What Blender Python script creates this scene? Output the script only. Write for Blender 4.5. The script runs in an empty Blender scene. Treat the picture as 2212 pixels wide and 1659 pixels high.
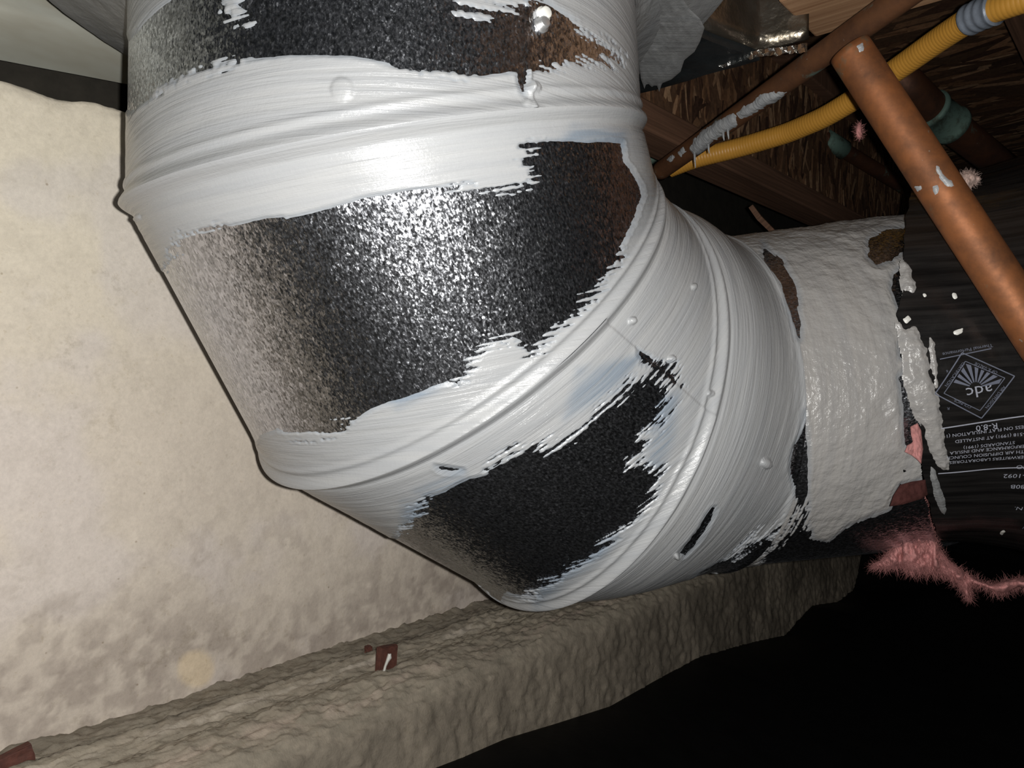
import bpy, bmesh, math, random
import numpy as np
from mathutils import Vector, Matrix
random.seed(4)
rng = np.random.RandomState(7)
C = bpy.context.scene.collection
SC = bpy.context.scene
H = 0.75                       # height of the lens above the crawlspace datum
F, CX, CY = 1670.0, 1106.0, 829.5

# ------------------------------------------------------------ camera, world, lamp, exposure
cam = bpy.data.cameras.new('camera'); camo = bpy.data.objects.new('camera', cam); C.objects.link(camo)
camo.location = (0, 0, H); camo.rotation_euler = (math.pi/2, 0, 0)
cam.sensor_width = 36.0; cam.lens = F/2212*36.0; cam.clip_start = 0.01
SC.camera = camo
wd = bpy.data.worlds.new('world'); SC.world = wd; wd.use_nodes = True
wd.node_tree.nodes['Background'].inputs[0].default_value = (0.8, 0.9, 1.0, 1)
wd.node_tree.nodes['Background'].inputs[1].default_value = 0.012
fl = bpy.data.lights.new('phone_flash', 'POINT'); fl.energy = 17.5; fl.shadow_soft_size = 0.0028
fl.color = (1.0, 0.985, 0.95)
flo = bpy.data.objects.new('phone_flash', fl); C.objects.link(flo); flo.location = (0.013, 0.0, H+0.002)
SC.view_settings.view_transform = 'Standard'; SC.view_settings.look = 'None'
SC.view_settings.gamma = 1.0; SC.view_settings.use_curve_mapping = False
SC.view_settings.exposure = 0.0

# ------------------------------------------------------------ coordinates
# K = (right, up, forward) metres from the lens;  wall frame = (t along wall, n out to wall, h up)
WN = np.array([-0.759, 0.651]); WD = np.array([0.651, 0.759])
def K2W(P):
    P = np.asarray(P, float)
    return np.stack([P[..., 0], P[..., 2], P[..., 1]+H], -1)
def wall(t, n, h):
    t, n, h = np.broadcast_arrays(np.asarray(t, float), np.asarray(n, float), np.asarray(h, float))
    return np.stack([WD[0]*t+WN[0]*n, WD[1]*t+WN[1]*n, h+H], -1)
def at(x, y, z):               # world point seen in direction (x, y) of the survey photo at forward distance z
    return K2W(np.array([(x-CX)/F*z, -(y-CY)/F*z, z]))
def proj(Pw):
    return CX+F*Pw[..., 0]/np.maximum(Pw[..., 1], 1e-3), CY-F*(Pw[..., 2]-H)/np.maximum(Pw[..., 1], 1e-3)

# ------------------------------------------------------------ noise helpers
_lat = rng.rand(512, 512)
def vnoise(x, y):
    xi = np.floor(x).astype(int); yi = np.floor(y).astype(int)
    fx = x-xi; fy = y-yi; fx = fx*fx*(3-2*fx); fy = fy*fy*(3-2*fy)
    a = _lat[xi % 512, yi % 512]; b = _lat[(xi+1) % 512, yi % 512]
    c = _lat[xi % 512, (yi+1) % 512]; d = _lat[(xi+1) % 512, (yi+1) % 512]
    return (a*(1-fx)+b*fx)*(1-fy)+(c*(1-fx)+d*fx)*fy
def fbm(x, y, o=4):
    s = 0; a = .5; tot = 0
    for k in range(o):
        s = s+a*vnoise(x+17.3*k, y+9.1*k); tot += a; x = x*2.03; y = y*2.03; a *= .5
    return s/tot
def sstep(a, b, x):
    t = np.clip((x-a)/(b-a), 0, 1); return t*t*(3-2*t)

# ------------------------------------------------------------ object helpers
def tag(o, label=None, cat=None, group=None, kind=None):
    if label: o['label'] = label
    if cat: o['category'] = cat
    if group: o['group'] = group
    if kind: o['kind'] = kind
    return o
def mesh_obj(name, V, Fc, mat, parent=None, smooth=True, uv=None, attrs=None, cols=None):
    me = bpy.data.meshes.new(name)
    V = np.asarray(V, np.float32).reshape(-1, 3)
    if isinstance(Fc, np.ndarray) and Fc.ndim == 2:
        k = Fc.shape[1]; n = len(Fc)
        me.vertices.add(len(V)); me.vertices.foreach_set('co', V.ravel())
        me.loops.add(n*k); me.loops.foreach_set('vertex_index', Fc.astype(np.int32).ravel())
        me.polygons.add(n); me.polygons.foreach_set('loop_start', np.arange(0, n*k, k, dtype=np.int32))
        me.update(calc_edges=True)
    else:
        me.from_pydata([tuple(v) for v in V.tolist()], [], [tuple(f) for f in Fc]); me.update()
    me.polygons.foreach_set('use_smooth', [smooth]*len(me.polygons))
    if uv is not None:
        idx = np.empty(len(me.loops), np.int32); me.loops.foreach_get('vertex_index', idx)
        l = me.uv_layers.new(name='UVMap'); l.data.foreach_set('uv', np.asarray(uv, np.float32).reshape(-1, 2)[idx].ravel())
    if attrs:
        for k, a in attrs.items():
            at_ = me.attributes.new(k, 'FLOAT', 'POINT'); at_.data.foreach_set('value', np.asarray(a, np.float32).ravel())
    if cols is not None:
        ca = me.color_attributes.new('Col', 'FLOAT_COLOR', 'POINT')
        c4 = np.ones((len(V), 4), np.float32); c4[:, :3] = np.asarray(cols).reshape(-1, 3); ca.data.foreach_set('color', c4.ravel())
    if mat: me.materials.append(mat)
    o = bpy.data.objects.new(name, me); C.objects.link(o)
    if parent is not None: o.parent = parent
    return o
def empty(name, loc):
    o = bpy.data.objects.new(name, None); C.objects.link(o); o.location = Vector([float(a) for a in loc]); o.empty_display_size = .05
    return o
def adopt(o, root):            # keep world coordinates of a mesh built in world space
    o.parent = root
    p = root; off = Vector((0, 0, 0))
    while p is not None: off += p.location; p = p.parent
    o.data.transform(Matrix.Translation(-off)); o.location = (0, 0, 0)
    return o
def grid_faces(nu, nv, keep=None, wrap=False):
    i = np.arange(nu*nv).reshape(nu, nv)
    if wrap: i = np.vstack([i, i[:1]])
    a = np.stack([i[:-1, :-1], i[1:, :-1], i[1:, 1:], i[:-1, 1:]], -1)
    if keep is not None: return a[keep]
    return a.reshape(-1, 4)
def compact(V, Fc, *arrs):
    used = np.unique(Fc); m = -np.ones(len(V), int); m[used] = np.arange(len(used))
    return (V[used], m[Fc])+tuple(a[used] for a in arrs)
def box_wall(t0, t1, n0, n1, h0, h1, nt=1, nn=1, nh=1):   # a box in the wall frame, bevelled
    bm = bmesh.new(); bmesh.ops.create_cube(bm, size=1)
    for v in bm.verts:
        p = wall(t0+(v.co.x+.5)*(t1-t0), n0+(v.co.y+.5)*(n1-n0), h0+(v.co.z+.5)*(h1-h0)); v.co = Vector(p.tolist())
    bmesh.ops.bevel(bm, geom=bm.edges[:], offset=.0025, segments=2, affect='EDGES', profile=.5)
    V = np.array([v.co[:] for v in bm.verts]); Fc = [[v.index for v in f.verts] for f in bm.faces]; bm.free()
    return V, Fc
def tube(path, r, seg=24, cap=True):       # path: list of world points; r scalar or list
    P = np.array(path, float); n = len(P); r = np.broadcast_to(np.asarray(r, float), (n,))
    T = np.gradient(P, axis=0); T /= np.linalg.norm(T, axis=1)[:, None]
    a = np.cross(T[0], [0.123, .2, .97]); a /= np.linalg.norm(a)
    V = []; uv = []; L = 0
    th = np.linspace(0, 2*np.pi, seg, endpoint=False)
    for i in range(n):
        a = a-T[i]*(a@T[i]); a /= np.linalg.norm(a); b = np.cross(T[i], a)
        if i: L += np.linalg.norm(P[i]-P[i-1])
        V.append(P[i]+r[i]*(np.cos(th)[:, None]*a+np.sin(th)[:, None]*b)); uv.append(np.c_[th*r[i], np.full(seg, L)])
    V = np.concatenate(V); uv = np.concatenate(uv)
    i = np.arange(n*seg).reshape(n, seg); i2 = np.hstack([i, i[:, :1]])
    Fq = np.stack([i2[:-1, :-1], i2[:-1, 1:], i2[1:, 1:], i2[1:, :-1]], -1).reshape(-1, 4).tolist()
    if cap: Fq += [list(range(seg))[::-1], list(range((n-1)*seg, n*seg))]
    return V, Fq, uv

# ------------------------------------------------------------ materials
def mat(name, base=(.5, .5, .5), rough=.5, metal=0, spec=.5):
    m = bpy.data.materials.new(name); m.use_nodes = True; nt = m.node_tree
    b = nt.nodes['Principled BSDF']
    b.inputs['Base Color'].default_value = (*base, 1); b.inputs['Roughness'].default_value = rough
    b.inputs['Metallic'].default_value = metal; b.inputs['Specular IOR Level'].default_value = spec
    return m, nt, b
def N(nt, typ, **kw):
    n = nt.nodes.new(typ)
    for k, v in kw.items():
        if k.startswith('i_'):
            n.inputs[k[2:].replace('_', ' ')].default_value = v
        else: setattr(n, k, v)
    return n
def coords(nt, kind='Object', scale=(1, 1, 1)):
    tc = N(nt, 'ShaderNodeTexCoord'); mp = N(nt, 'ShaderNodeMapping'); mp.inputs['Scale'].default_value = scale
    nt.links.new(tc.outputs[kind], mp.inputs[0]); return mp.outputs[0]
def noise(nt, vec, scale, detail=4, rough=.6):
    n = N(nt, 'ShaderNodeTexNoise'); n.inputs['Scale'].default_value = scale; n.inputs['Detail'].default_value = detail
    n.inputs['Roughness'].default_value = rough; nt.links.new(vec, n.inputs['Vector']); return n.outputs['Fac']
def ramp(nt, fac, stops):
    r = N(nt, 'ShaderNodeValToRGB'); e = r.color_ramp.elements
    while len(e) < len(stops): e.new(.5)
    for el, (p, c) in zip(e, stops): el.position = p; el.color = (*c, 1) if len(c) == 3 else c
    nt.links.new(fac, r.inputs[0]); return r.outputs[0]
def bump(nt, hgt, strength, dist, prev=None):
    b = N(nt, 'ShaderNodeBump'); b.inputs['Strength'].default_value = strength; b.inputs['Distance'].default_value = dist
    nt.links.new(hgt, b.inputs['Height'])
    if prev is not None: nt.links.new(prev, b.inputs['Normal'])
    return b.outputs[0]
def mix(nt, fac, a, b, mode='MIX'):
    m = N(nt, 'ShaderNodeMix', data_type='RGBA', blend_type=mode)
    for s, v in ((m.inputs[0], fac), (m.inputs[6], a), (m.inputs[7], b)):
        if isinstance(v, (int, float)): s.default_value = v
        elif isinstance(v, tuple): s.default_value = (*v, 1)
        else: nt.links.new(v, s)
    return m.outputs[2]

def make_galv(name, dark=1.0):
    m, nt, b = mat(name, (.5, .52, .55), .3, 1)
    uv = coords(nt, 'UV', (1, .62, 1)); uv2 = coords(nt, 'UV', (1, 1, 1))
    g = noise(nt, uv, 620, 2, .6); big = noise(nt, uv2, 26, 3, .6)
    vo = N(nt, 'ShaderNodeTexVoronoi'); vo.inputs['Scale'].default_value = 640; nt.links.new(uv, vo.inputs['Vector'])
    col = mix(nt, big, (.46*dark, .48*dark, .51*dark), (.62*dark, .63*dark, .65*dark))
    sp = ramp(nt, vo.outputs['Color'], [(.0, (.5, .5, .5)), (1, (1.3, 1.3, 1.35))])
    nt.links.new(mix(nt, 1.0, col, sp, 'MULTIPLY'), b.inputs['Base Color'])
    nt.links.new(ramp(nt, g, [(.3, (.20,)*3), (.7, (.34,)*3)]), b.inputs['Roughness'])
    vm = N(nt, 'ShaderNodeVectorMath', operation='SUBTRACT'); nt.links.new(vo.outputs['Color'], vm.inputs[0]); vm.inputs[1].default_value = (.5, .5, .5)
    no3 = N(nt, 'ShaderNodeTexNoise'); no3.inputs['Scale'].default_value = 900; no3.inputs['Detail'].default_value = 2; nt.links.new(uv, no3.inputs['Vector'])
    vm2 = N(nt, 'ShaderNodeVectorMath', operation='SUBTRACT'); nt.links.new(no3.outputs['Color'], vm2.inputs[0]); vm2.inputs[1].default_value = (.5, .5, .5)
    sc = N(nt, 'ShaderNodeVectorMath', operation='SCALE'); nt.links.new(vm.outputs[0], sc.inputs[0]); sc.inputs['Scale'].default_value = .21
    sc2 = N(nt, 'ShaderNodeVectorMath', operation='SCALE'); nt.links.new(vm2.outputs[0], sc2.inputs[0]); sc2.inputs['Scale'].default_value = .72
    geo = N(nt, 'ShaderNodeNewGeometry'); ad = N(nt, 'ShaderNodeVectorMath', operation='ADD'); ad2 = N(nt, 'ShaderNodeVectorMath', operation='ADD')
    nt.links.new(geo.outputs['Normal'], ad.inputs[0]); nt.links.new(sc.outputs[0], ad.inputs[1]); nt.links.new(ad.outputs[0], ad2.inputs[0]); nt.links.new(sc2.outputs[0], ad2.inputs[1])
    nn_ = N(nt, 'ShaderNodeVectorMath', operation='NORMALIZE'); nt.links.new(ad2.outputs[0], nn_.inputs[0])
    nt.links.new(bump(nt, g, .4, .0005, nn_.outputs[0]), b.inputs['Normal'])
    return m
M = {}
M['galv'] = make_galv('galvanised_steel')
def make_mastic(name, c0, c1, rough=.36, streak=1.0, lump=0.0):
    m, nt, b = mat(name, c0, rough, 0, .45)
    s = coords(nt, 'UV', (14, 520, 1)); s2 = coords(nt, 'UV', (5, 130, 1)); u = coords(nt, 'UV', (1, 1, 1))
    a = noise(nt, s, 1, 5, .65); a2 = noise(nt, s2, 1, 4, .6); l = noise(nt, u, 70, 5, .6); big = noise(nt, u, 11, 3)
    thin = N(nt, 'ShaderNodeAttribute', attribute_name='thin')
    col = mix(nt, big, c0, c1)
    sc = ramp(nt, a2, [(.35, (.90, .91, .93)), (.6, (1, 1, 1))])
    col = mix(nt, 1.0, col, sc, 'MULTIPLY')
    col = mix(nt, thin.outputs['Fac'], col, (.17, .21, .26))
    nt.links.new(col, b.inputs['Base Color'])
    nt.links.new(ramp(nt, a, [(.3, (rough-.1,)*3), (.7, (rough+.12,)*3)]), b.inputs['Roughness'])
    gl = noise(nt, u, 480, 3, .7); n0 = bump(nt, gl, .35, .0004); n1 = bump(nt, a, .75*streak, .0007, n0); n2 = bump(nt, a2, .7*streak, .0014, n1)
    n3 = bump(nt, l, .15+lump, .0015+.003*lump, n2)
    nt.links.new(n3, b.inputs['Normal'])
    return m
M['mastic'] = make_mastic('duct_mastic', (.325, .335, .345), (.36, .36, .36), .25)
M['mastic_wet'] = make_mastic('thick_wet_mastic', (.285, .275, .265), (.33, .315, .30), .24, .35, .55)
M['mastic_grey'] = make_mastic('thin_grey_mastic', (.20, .205, .205), (.25, .25, .25), .4, .6, .4)

def make_concrete(name, fine=1.0):
    m, nt, b = mat(name, (.5, .47, .42), .9, 0, .2)
    o = coords(nt, 'Object'); ca = N(nt, 'ShaderNodeVertexColor', layer_name='Col')
    f = noise(nt, o, 260, 5, .7); f2 = noise(nt, o, 60, 5, .65); pits = N(nt, 'ShaderNodeTexVoronoi'); pits.inputs['Scale'].default_value = 95
    nt.links.new(o, pits.inputs['Vector'])
    pm = ramp(nt, pits.outputs['Distance'], [(.05, (.72, .7, .66)), (.16, (1, 1, 1))])
    c = mix(nt, .35, ca.outputs[0], mix(nt, 1.0, ca.outputs[0], ramp(nt, f, [(.3, (.72,)*3), (.7, (1.2,)*3)]), 'MULTIPLY'))
    c = mix(nt, .35, c, mix(nt, 1.0, c, pm, 'MULTIPLY'))
    sp = noise(nt, o, 130, 6, .75); sp2 = noise(nt, o, 42, 7, .8); md = noise(nt, o, 9, 3)
    c = mix(nt, 1.0, c, ramp(nt, sp, [(.60, (1, 1, 1)), (.70, (.80, .78, .73))]), 'MULTIPLY')
    c2 = mix(nt, 1.0, c, ramp(nt, sp2, [(.54, (1, 1, 1)), (.66, (.84, .83, .80))]), 'MULTIPLY')
    c = mix(nt, ramp(nt, md, [(.40, (0,)*3), (.58, (1,)*3)]), c, c2)
    v2 = N(nt, 'ShaderNodeTexVoronoi'); v2.inputs['Scale'].default_value = 38; nt.links.new(o, v2.inputs['Vector'])
    c = mix(nt, 1.0, c, ramp(nt, v2.outputs['Distance'], [(.018, (.62, .58, .52)), (.05, (1, 1, 1))]), 'MULTIPLY')
    nt.links.new(c, b.inputs['Base Color'])
    nt.links.new(bump(nt, f2, .16*fine, .002, bump(nt, f, .45*fine, .0009)), b.inputs['Normal'])
    return m
M['concrete'] = make_concrete('poured_concrete'); M['footing'] = make_concrete('rough_footing_concrete', 2.2)
def make_copper(name, base, tarn, rough=.36, metal=.75, patina=(.16, .26, .22), amt=.0):
    m, nt, b = mat(name, base, rough, metal)
    o = coords(nt, 'Object'); a = noise(nt, o, 38, 5, .65); g = noise(nt, o, 160, 4, .6); p = noise(nt, o, 22, 5, .7)
    c = ramp(nt, a, [(.32, tarn), (.62, base)])
    c = mix(nt, ramp(nt, p, [(.62-amt, (0,)*3), (.72-amt, (.75,)*3)]), c, patina)
    sp = ramp(nt, g, [(.70, (0,)*3), (.74, (.6,)*3)])
    c = mix(nt, sp, c, (.30, .27, .22))
    nt.links.new(c, b.inputs['Base Color'])
    nt.links.new(ramp(nt, a, [(.3, (rough+.15,)*3), (.7, (rough,)*3)]), b.inputs['Roughness'])
    nt.links.new(bump(nt, g, .12, .0006), b.inputs['Normal'])
    return m
M['copper'] = make_copper('bright_copper', (.29, .105, .036), (.13, .052, .022), .52, .45, (.12, .13, .09), .03)
M['copper_brown'] = make_copper('brown_copper', (.17, .075, .035), (.085, .038, .02), .45, .4)
M['copper_dark'] = make_copper('dark_copper', (.13, .055, .03), (.06, .03, .02), .5, .6)
M['copper_orange'] = make_copper('orange_copper', (.55, .17, .045), (.36, .11, .03), .4, .5)
M['patina'] = make_copper('green_patina', (.085, .13, .105), (.06, .07, .05), .6, .3, amt=.2)
def simple(name, c, rough=.5, metal=0, var=.15, scale=60, bmp=.2, spec=.5):
    m, nt, b = mat(name, c, rough, metal, spec)
    o = coords(nt, 'Object'); a = noise(nt, o, scale, 5, .65)
    nt.links.new(ramp(nt, a, [(.3, tuple(x*(1-var) for x in c)), (.7, tuple(min(1, x*(1+var)) for x in c))]), b.inputs['Base Color'])
    nt.links.new(bump(nt, a, bmp, .002), b.inputs['Normal'])
    return m
M['yellow'] = simple('yellow_plastic_jacket', (.58, .285, .045), .42, 0, .06, 40, .05)
M['tape'] = simple('grey_tape', (.22, .25, .30), .45, .2, .3, 50, .4)
M['steel_rust'] = simple('rusty_steel', (.09, .03, .02), .8, 0, .4, 120, .4)
M['poly'] = simple('black_polyethylene', (.0035, .0034, .0034), .55, 0, .3, 30, .35, .12)
M['maroon'] = simple('maroon_reflected_pink', (.05, .018, .016), .9, 0, .4, 160, .7, .1)
M['pink'] = simple('pink_fibreglass', (.44, .20, .19), .9, 0, .22, 160, .7, .1)
M['print'] = simple('white_ink', (.30, .31, .36), .6, 0, .1, 200, .05, .2)
M['print_dim'] = simple('faded_ink', (.12, .13, .17), .6, 0, .1, 200, .05, .2)
M['white_drip'] = simple('white_mastic_drip', (.68, .67, .63), .4, 0, .05, 90, .2)
M['root'] = simple('dead_root', (.10, .06, .03), .8)
M['screw'] = simple('zinc_screw', (.6, .6, .6), .35, .8, .1)
M['gap_dark'] = simple('dark_gap_rim', (.038, .033, .025), .9, 0, .3, 40, .3)
# metal sheet over the wall
m, nt, b = mat('dull_galvanised_sheet', (.34, .35, .32), .5, .35, .4)
o_ = coords(nt, 'Object', (1, 1, 5)); a_ = noise(nt, o_, 9, 3); g_ = noise(nt, o_, 120, 3)
nt.links.new(ramp(nt, a_, [(.3, (.42, .40, .33)), (.65, (.52, .53, .47))]), b.inputs['Base Color'])
nt.links.new(bump(nt, g_, .06, .001), b.inputs['Normal']); M['sheet'] = m
# foil
m, nt, b = mat('foil_facing', (.42, .38, .32), .3, .9)
o_ = coords(nt, 'Object'); a_ = noise(nt, o_, 24, 4); g_ = noise(nt, o_, 90, 5, .7)
nt.links.new(ramp(nt, a_, [(.3, (.14, .12, .09)), (.6, (.26, .23, .19)), (.8, (.42, .40, .36))]), b.inputs['Base Color'])
nt.links.new(bump(nt, g_, .35, .0015, bump(nt, a_, .5, .006)), b.inputs['Normal']); M['foil'] = m
m, nt, b = mat('bright_foil_tape', (.8, .78, .74), .22, 1)
o_ = coords(nt, 'Object'); g_ = noise(nt, o_, 120, 4)
nt.links.new(bump(nt, g_, .5, .003), b.inputs['Normal']); M['foil_tape'] = m
# black flex jacket
m, nt, b = mat('black_jacket_film', (.008, .0075, .0075), .22, 0, .45)
s_ = coords(nt, 'UV', (150, 8, 1)); a_ = noise(nt, s_, 1, 5, .6); u_ = coords(nt, 'UV'); l_ = noise(nt, u_, 45, 4)
nt.links.new(ramp(nt, a_, [(.4, (.006, .0056, .0056)), (.75, (.022, .020, .019))]), b.inputs['Base Color'])
nt.links.new(ramp(nt, l_, [(.3, (.16,)*3), (.7, (.34,)*3)]), b.inputs['Roughness'])
nt.links.new(bump(nt, l_, .12, .003, bump(nt, a_, .35, .0012)), b.inputs['Normal']); M['jacket'] = m
def make_wood(name, c0, c1, gscale):
    m, nt, b = mat(name, c0, .75, 0, .25)
    s = coords(nt, 'UV', gscale); w = noise(nt, s, 1, 6, .65)
    nt.links.new(ramp(nt, w, [(.32, c0), (.62, c1)]), b.inputs['Base Color'])
    nt.links.new(bump(nt, w, .35, .001), b.inputs['Normal']); return m
M['wood_light'] = make_wood('fresh_lumber', (.24, .12, .06), (.42, .25, .14), (5, 220, 1))
M['wood_old'] = make_wood('aged_lumber', (.085, .045, .028), (.19, .10, .062), (4, 200, 1))
m, nt, b = mat('osb_flakes', (.2, .1, .05), .8, 0, .2)
ca = N(nt, 'ShaderNodeVertexColor', layer_name='Col'); o_ = coords(nt, 'Object'); f_ = noise(nt, o_, 150, 4)
nt.links.new(mix(nt, 1.0, ca.outputs[0], ramp(nt, f_, [(.3, (.65,)*3), (.7, (1.2,)*3)]), 'MULTIPLY'), b.inputs['Base Color'])
M['osb'] = m

# ------------------------------------------------------------ signed distance maps of traced edges
STEP = 3.0
gx = np.arange(-150, 2400, STEP); gy = np.arange(-150, 1800, STEP)
GX, GY = np.meshgrid(gx, gy, indexing='ij')
def sdf_points(X, Y, poly):    # + inside
    P = np.array(poly, float); Q = np.roll(P, -1, 0)
    d = np.full(X.shape, 1e9); ins = np.zeros(X.shape, bool)
    for (x0, y0), (x1, y1) in zip(P, Q):
        ex, ey = x1-x0, y1-y0; L = ex*ex+ey*ey+1e-9
        t = np.clip(((X-x0)*ex+(Y-y0)*ey)/L, 0, 1)
        d = np.minimum(d, np.hypot(X-x0-t*ex, Y-y0-t*ey))
        c = ((y0 > Y) != (y1 > Y)) & (X < (x1-x0)*(Y-y0)/((y1-y0) if y1 != y0 else 1e-9)+x0); ins ^= c
    return np.where(ins, d, -d)
def sdf_map(polys, pad=90):
    out = np.full(GX.shape, -float(pad))
    for poly in polys:
        p = np.array(poly, float); a = p.min(0)-pad; b = p.max(0)+pad
        i0, i1 = np.searchsorted(gx, [a[0], b[0]]); j0, j1 = np.searchsorted(gy, [a[1], b[1]])
        s = sdf_points(GX[i0:i1, j0:j1], GY[i0:i1, j0:j1], poly)
        out[i0:i1, j0:j1] = np.maximum(out[i0:i1, j0:j1], s)
    return out
def samp(M_, x, y):
    u = np.clip((x-gx[0])/STEP, 0, len(gx)-1.001); v = np.clip((y-gy[0])/STEP, 0, len(gy)-1.001)
    i = u.astype(int); j = v.astype(int); fu = u-i; fv = v-j
    return (M_[i, j]*(1-fu)+M_[i+1, j]*fu)*(1-fv)+(M_[i, j+1]*(1-fu)+M_[i+1, j+1]*fu)*fv

# ============================================================ SETTING: concrete wall
def grid_obj(name, P, mt, cols, kind='structure', flip=False, uv=None):
    nu, nv = P.shape[:2]; Fq = grid_faces(nu, nv)
    if flip: Fq = Fq[:, ::-1]
    o = mesh_obj(name, P.reshape(-1, 3), Fq, mt, None, True, uv, None, cols.reshape(-1, 3)); tag(o, kind=kind); return o
NW = .68
t = np.linspace(-.35, 1.9, 640); s = np.linspace(0, 1, 190)
T, S = np.meshgrid(t, s, indexing='ij')
htop = .232+.012*(fbm(T*6, T*0+3, 4)-.5)+.010*(fbm(T*30, T*0+9, 3)-.5)
hh = -.30+(htop+.30)*np.minimum(S/.9, 1)
dep = .006*(fbm(T*6, hh*6, 2)-.5)+.0012*(fbm(T*60+5, hh*60, 3)-.5)+.0012*(fbm(T*160+5, hh*160)-.5)
back = np.clip((S-.9)/.1, 0, 1)
edge = np.clip((hh-(htop-.01))/.01, 0, 1)
nn = NW+dep+.006*edge*fbm(T*60, hh*60)+back*.22
P = wall(T, nn, hh+back*.004*fbm(T*30, S*60))
b1 = fbm(T*5, hh*5, 4)[..., None]; b2 = fbm(T*13+4, hh*13, 4)[..., None]; b3 = fbm(T*70, hh*70, 4)[..., None]
col = np.array([.73, .66, .535])*(.88+.24*b1)
col = col*(1-.5*sstep(.5, .68, b2))+np.array([.68, .63, .60])*.5*sstep(.5, .68, b2)
low = sstep(-.06, -.25, hh)[..., None]
spots = sstep(.54, .66, fbm(T*75, hh*75, 5))[..., None]*(.10+.50*low*sstep(.35, .6, fbm(T*8+2, hh*8))[..., None])
col = col*(1-spots)+np.array([.34, .30, .235])*spots
hh2 = hh-.045*(fbm(T*9, hh*14, 5)-.5)*2
dirt = sstep(-.155, -.262, hh2)[..., None]*(.45+.55*sstep(.40, .60, fbm(T*90+8, hh*90, 5))[..., None])
col = col*(1-.74*dirt)+np.array([.20, .17, .125])*.74*dirt
red = sstep(.2, -.1, hh)[..., None]*.30; col = col*(1-red)+np.array([.66, .54, .51])*red
# the round tan patch of a plugged hole
px_, py_ = proj(P); tan = 1-sstep(.013, .019, np.hypot(T-(.0+0), hh)*0+np.hypot((px_-423)/1.0, (py_-1445))/1670*.68)
tan = tan[..., None]*.75; col = col*(1-tan)+np.array([.72, .58, .40])*tan
wl = grid_obj('wall_left', P, M['concrete'], col)
# ============================================================ footing with its rough ledge
t = np.linspace(-.35, 2.2, 760); s = np.linspace(0, 1, 200); T, S = np.meshgrid(t, s, indexing='ij')
prof_n = np.interp(S, [0, .08, .16, .22, .34, .42, .50, .56, .62, 1], [.70, .668, .650, .640, .615, .597, .575, .560, .550, .535])
prof_h = np.interp(S, [0, .08, .16, .22, .34, .42, .50, .56, .62, 1], [-.277, -.283, -.286, -.280, -.289, -.284, -.290, -.297, -.312, -.56])
onface = sstep(.55, .66, S)
rough = .006*(fbm(T*7, S*9, 3)-.5)+.006*(fbm(T*95, S*40, 4)-.5)+.0045*(fbm(T*170, S*95, 3)-.5)
prof_h = prof_h+rough*(1-onface)+.010*(fbm(T*9+4, T*0)-.5)*sstep(.1, .5, S)*(1-onface*.5)
prof_n = prof_n-rough*onface*1.0
P = wall(T, prof_n, prof_h)
v = fbm(T*46, S*5+2, 4)[..., None]; w2 = fbm(T*11, S*6, 4)[..., None]; f3 = fbm(T*90, S*60, 4)[..., None]
led = np.array([.30, .262, .205])*(.7+.6*w2); led = led*(1-.45*sstep(.45, .65, f3))+np.array([.36, .305, .24])*.45*sstep(.45, .65, f3)
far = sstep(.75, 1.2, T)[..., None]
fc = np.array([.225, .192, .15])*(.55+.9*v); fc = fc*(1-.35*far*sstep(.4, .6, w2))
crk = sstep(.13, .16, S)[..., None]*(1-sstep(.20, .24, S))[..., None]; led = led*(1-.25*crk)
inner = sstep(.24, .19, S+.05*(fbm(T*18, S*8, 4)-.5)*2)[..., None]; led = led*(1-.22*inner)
rid = np.exp(-((S-.285-.05*(fbm(T*7, T*0+3, 3)-.5))/.022)**2)[..., None]*sstep(.38, .58, fbm(T*22, S*25, 4))[..., None]; led = led*(1-.75*rid)+np.array([.50, .44, .37])*.75*rid
rid2 = np.exp(-((S-.50-.05*(fbm(T*9, T*0+8, 3)-.5))/.028)**2)[..., None]*sstep(.45, .62, fbm(T*40, S*40, 4))[..., None]; led = led*(1-.55*rid2)+np.array([.50, .40, .33])*.55*rid2
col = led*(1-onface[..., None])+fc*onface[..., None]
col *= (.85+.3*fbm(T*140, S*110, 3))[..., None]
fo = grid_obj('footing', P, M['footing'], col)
# ============================================================ black ground sheet
tt_ = np.array([-.6, .40, .62, .80, .92, 1.03, 1.15, 1.27, 1.42, 1.58, 1.63, 1.67, 1.70, 1.75, 2.6])
def edge_h():                   # height at which the sheet meets the footing, traced along the face
    pts = [(700, 1750), (1000, 1634), (1090, 1595), (1200, 1562), (1316, 1525), (1420, 1466), (1511, 1417), (1600, 1392), (1692, 1371), (1722, 1338), (1750, 1308), (1805, 1299), (1841, 1272), (1850, 1245), (1858, 1205), (1870, 1150)]
    T_, H_ = [], []
    for x, y in pts:
        r = np.array([(x-CX)/F, 1.0]); z = .545/(r@WN); T_.append(z*(r@WD)); H_.append(-(y-CY)/F*z)
    return np.array(T_), np.array(H_)
eT, eH = edge_h()
t = np.linspace(-.6, 2.5, 360); n = np.concatenate([np.linspace(.56, .40, 50), np.linspace(.39, -2.2, 110)]); T, Nn = np.meshgrid(t, n, indexing='ij')
eh = np.interp(T, eT, eH); w = sstep(.54, .25, Nn)
hb = -.47+.03*(fbm(T*2, Nn*2)-.5)+.018*(fbm(T*7+Nn*3, Nn*5, 3)-.5)*w
far = sstep(1.3, 2.4, T)
hb = hb+far*.16
h = eh*(1-w)+hb*w+.01*(fbm(T*12, Nn*12)-.5)*w-.02*(Nn > .546)
P = wall(T, Nn, h)
gs = grid_obj('floor', P, M['poly'], np.full(P.shape, .01), flip=True)

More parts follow.
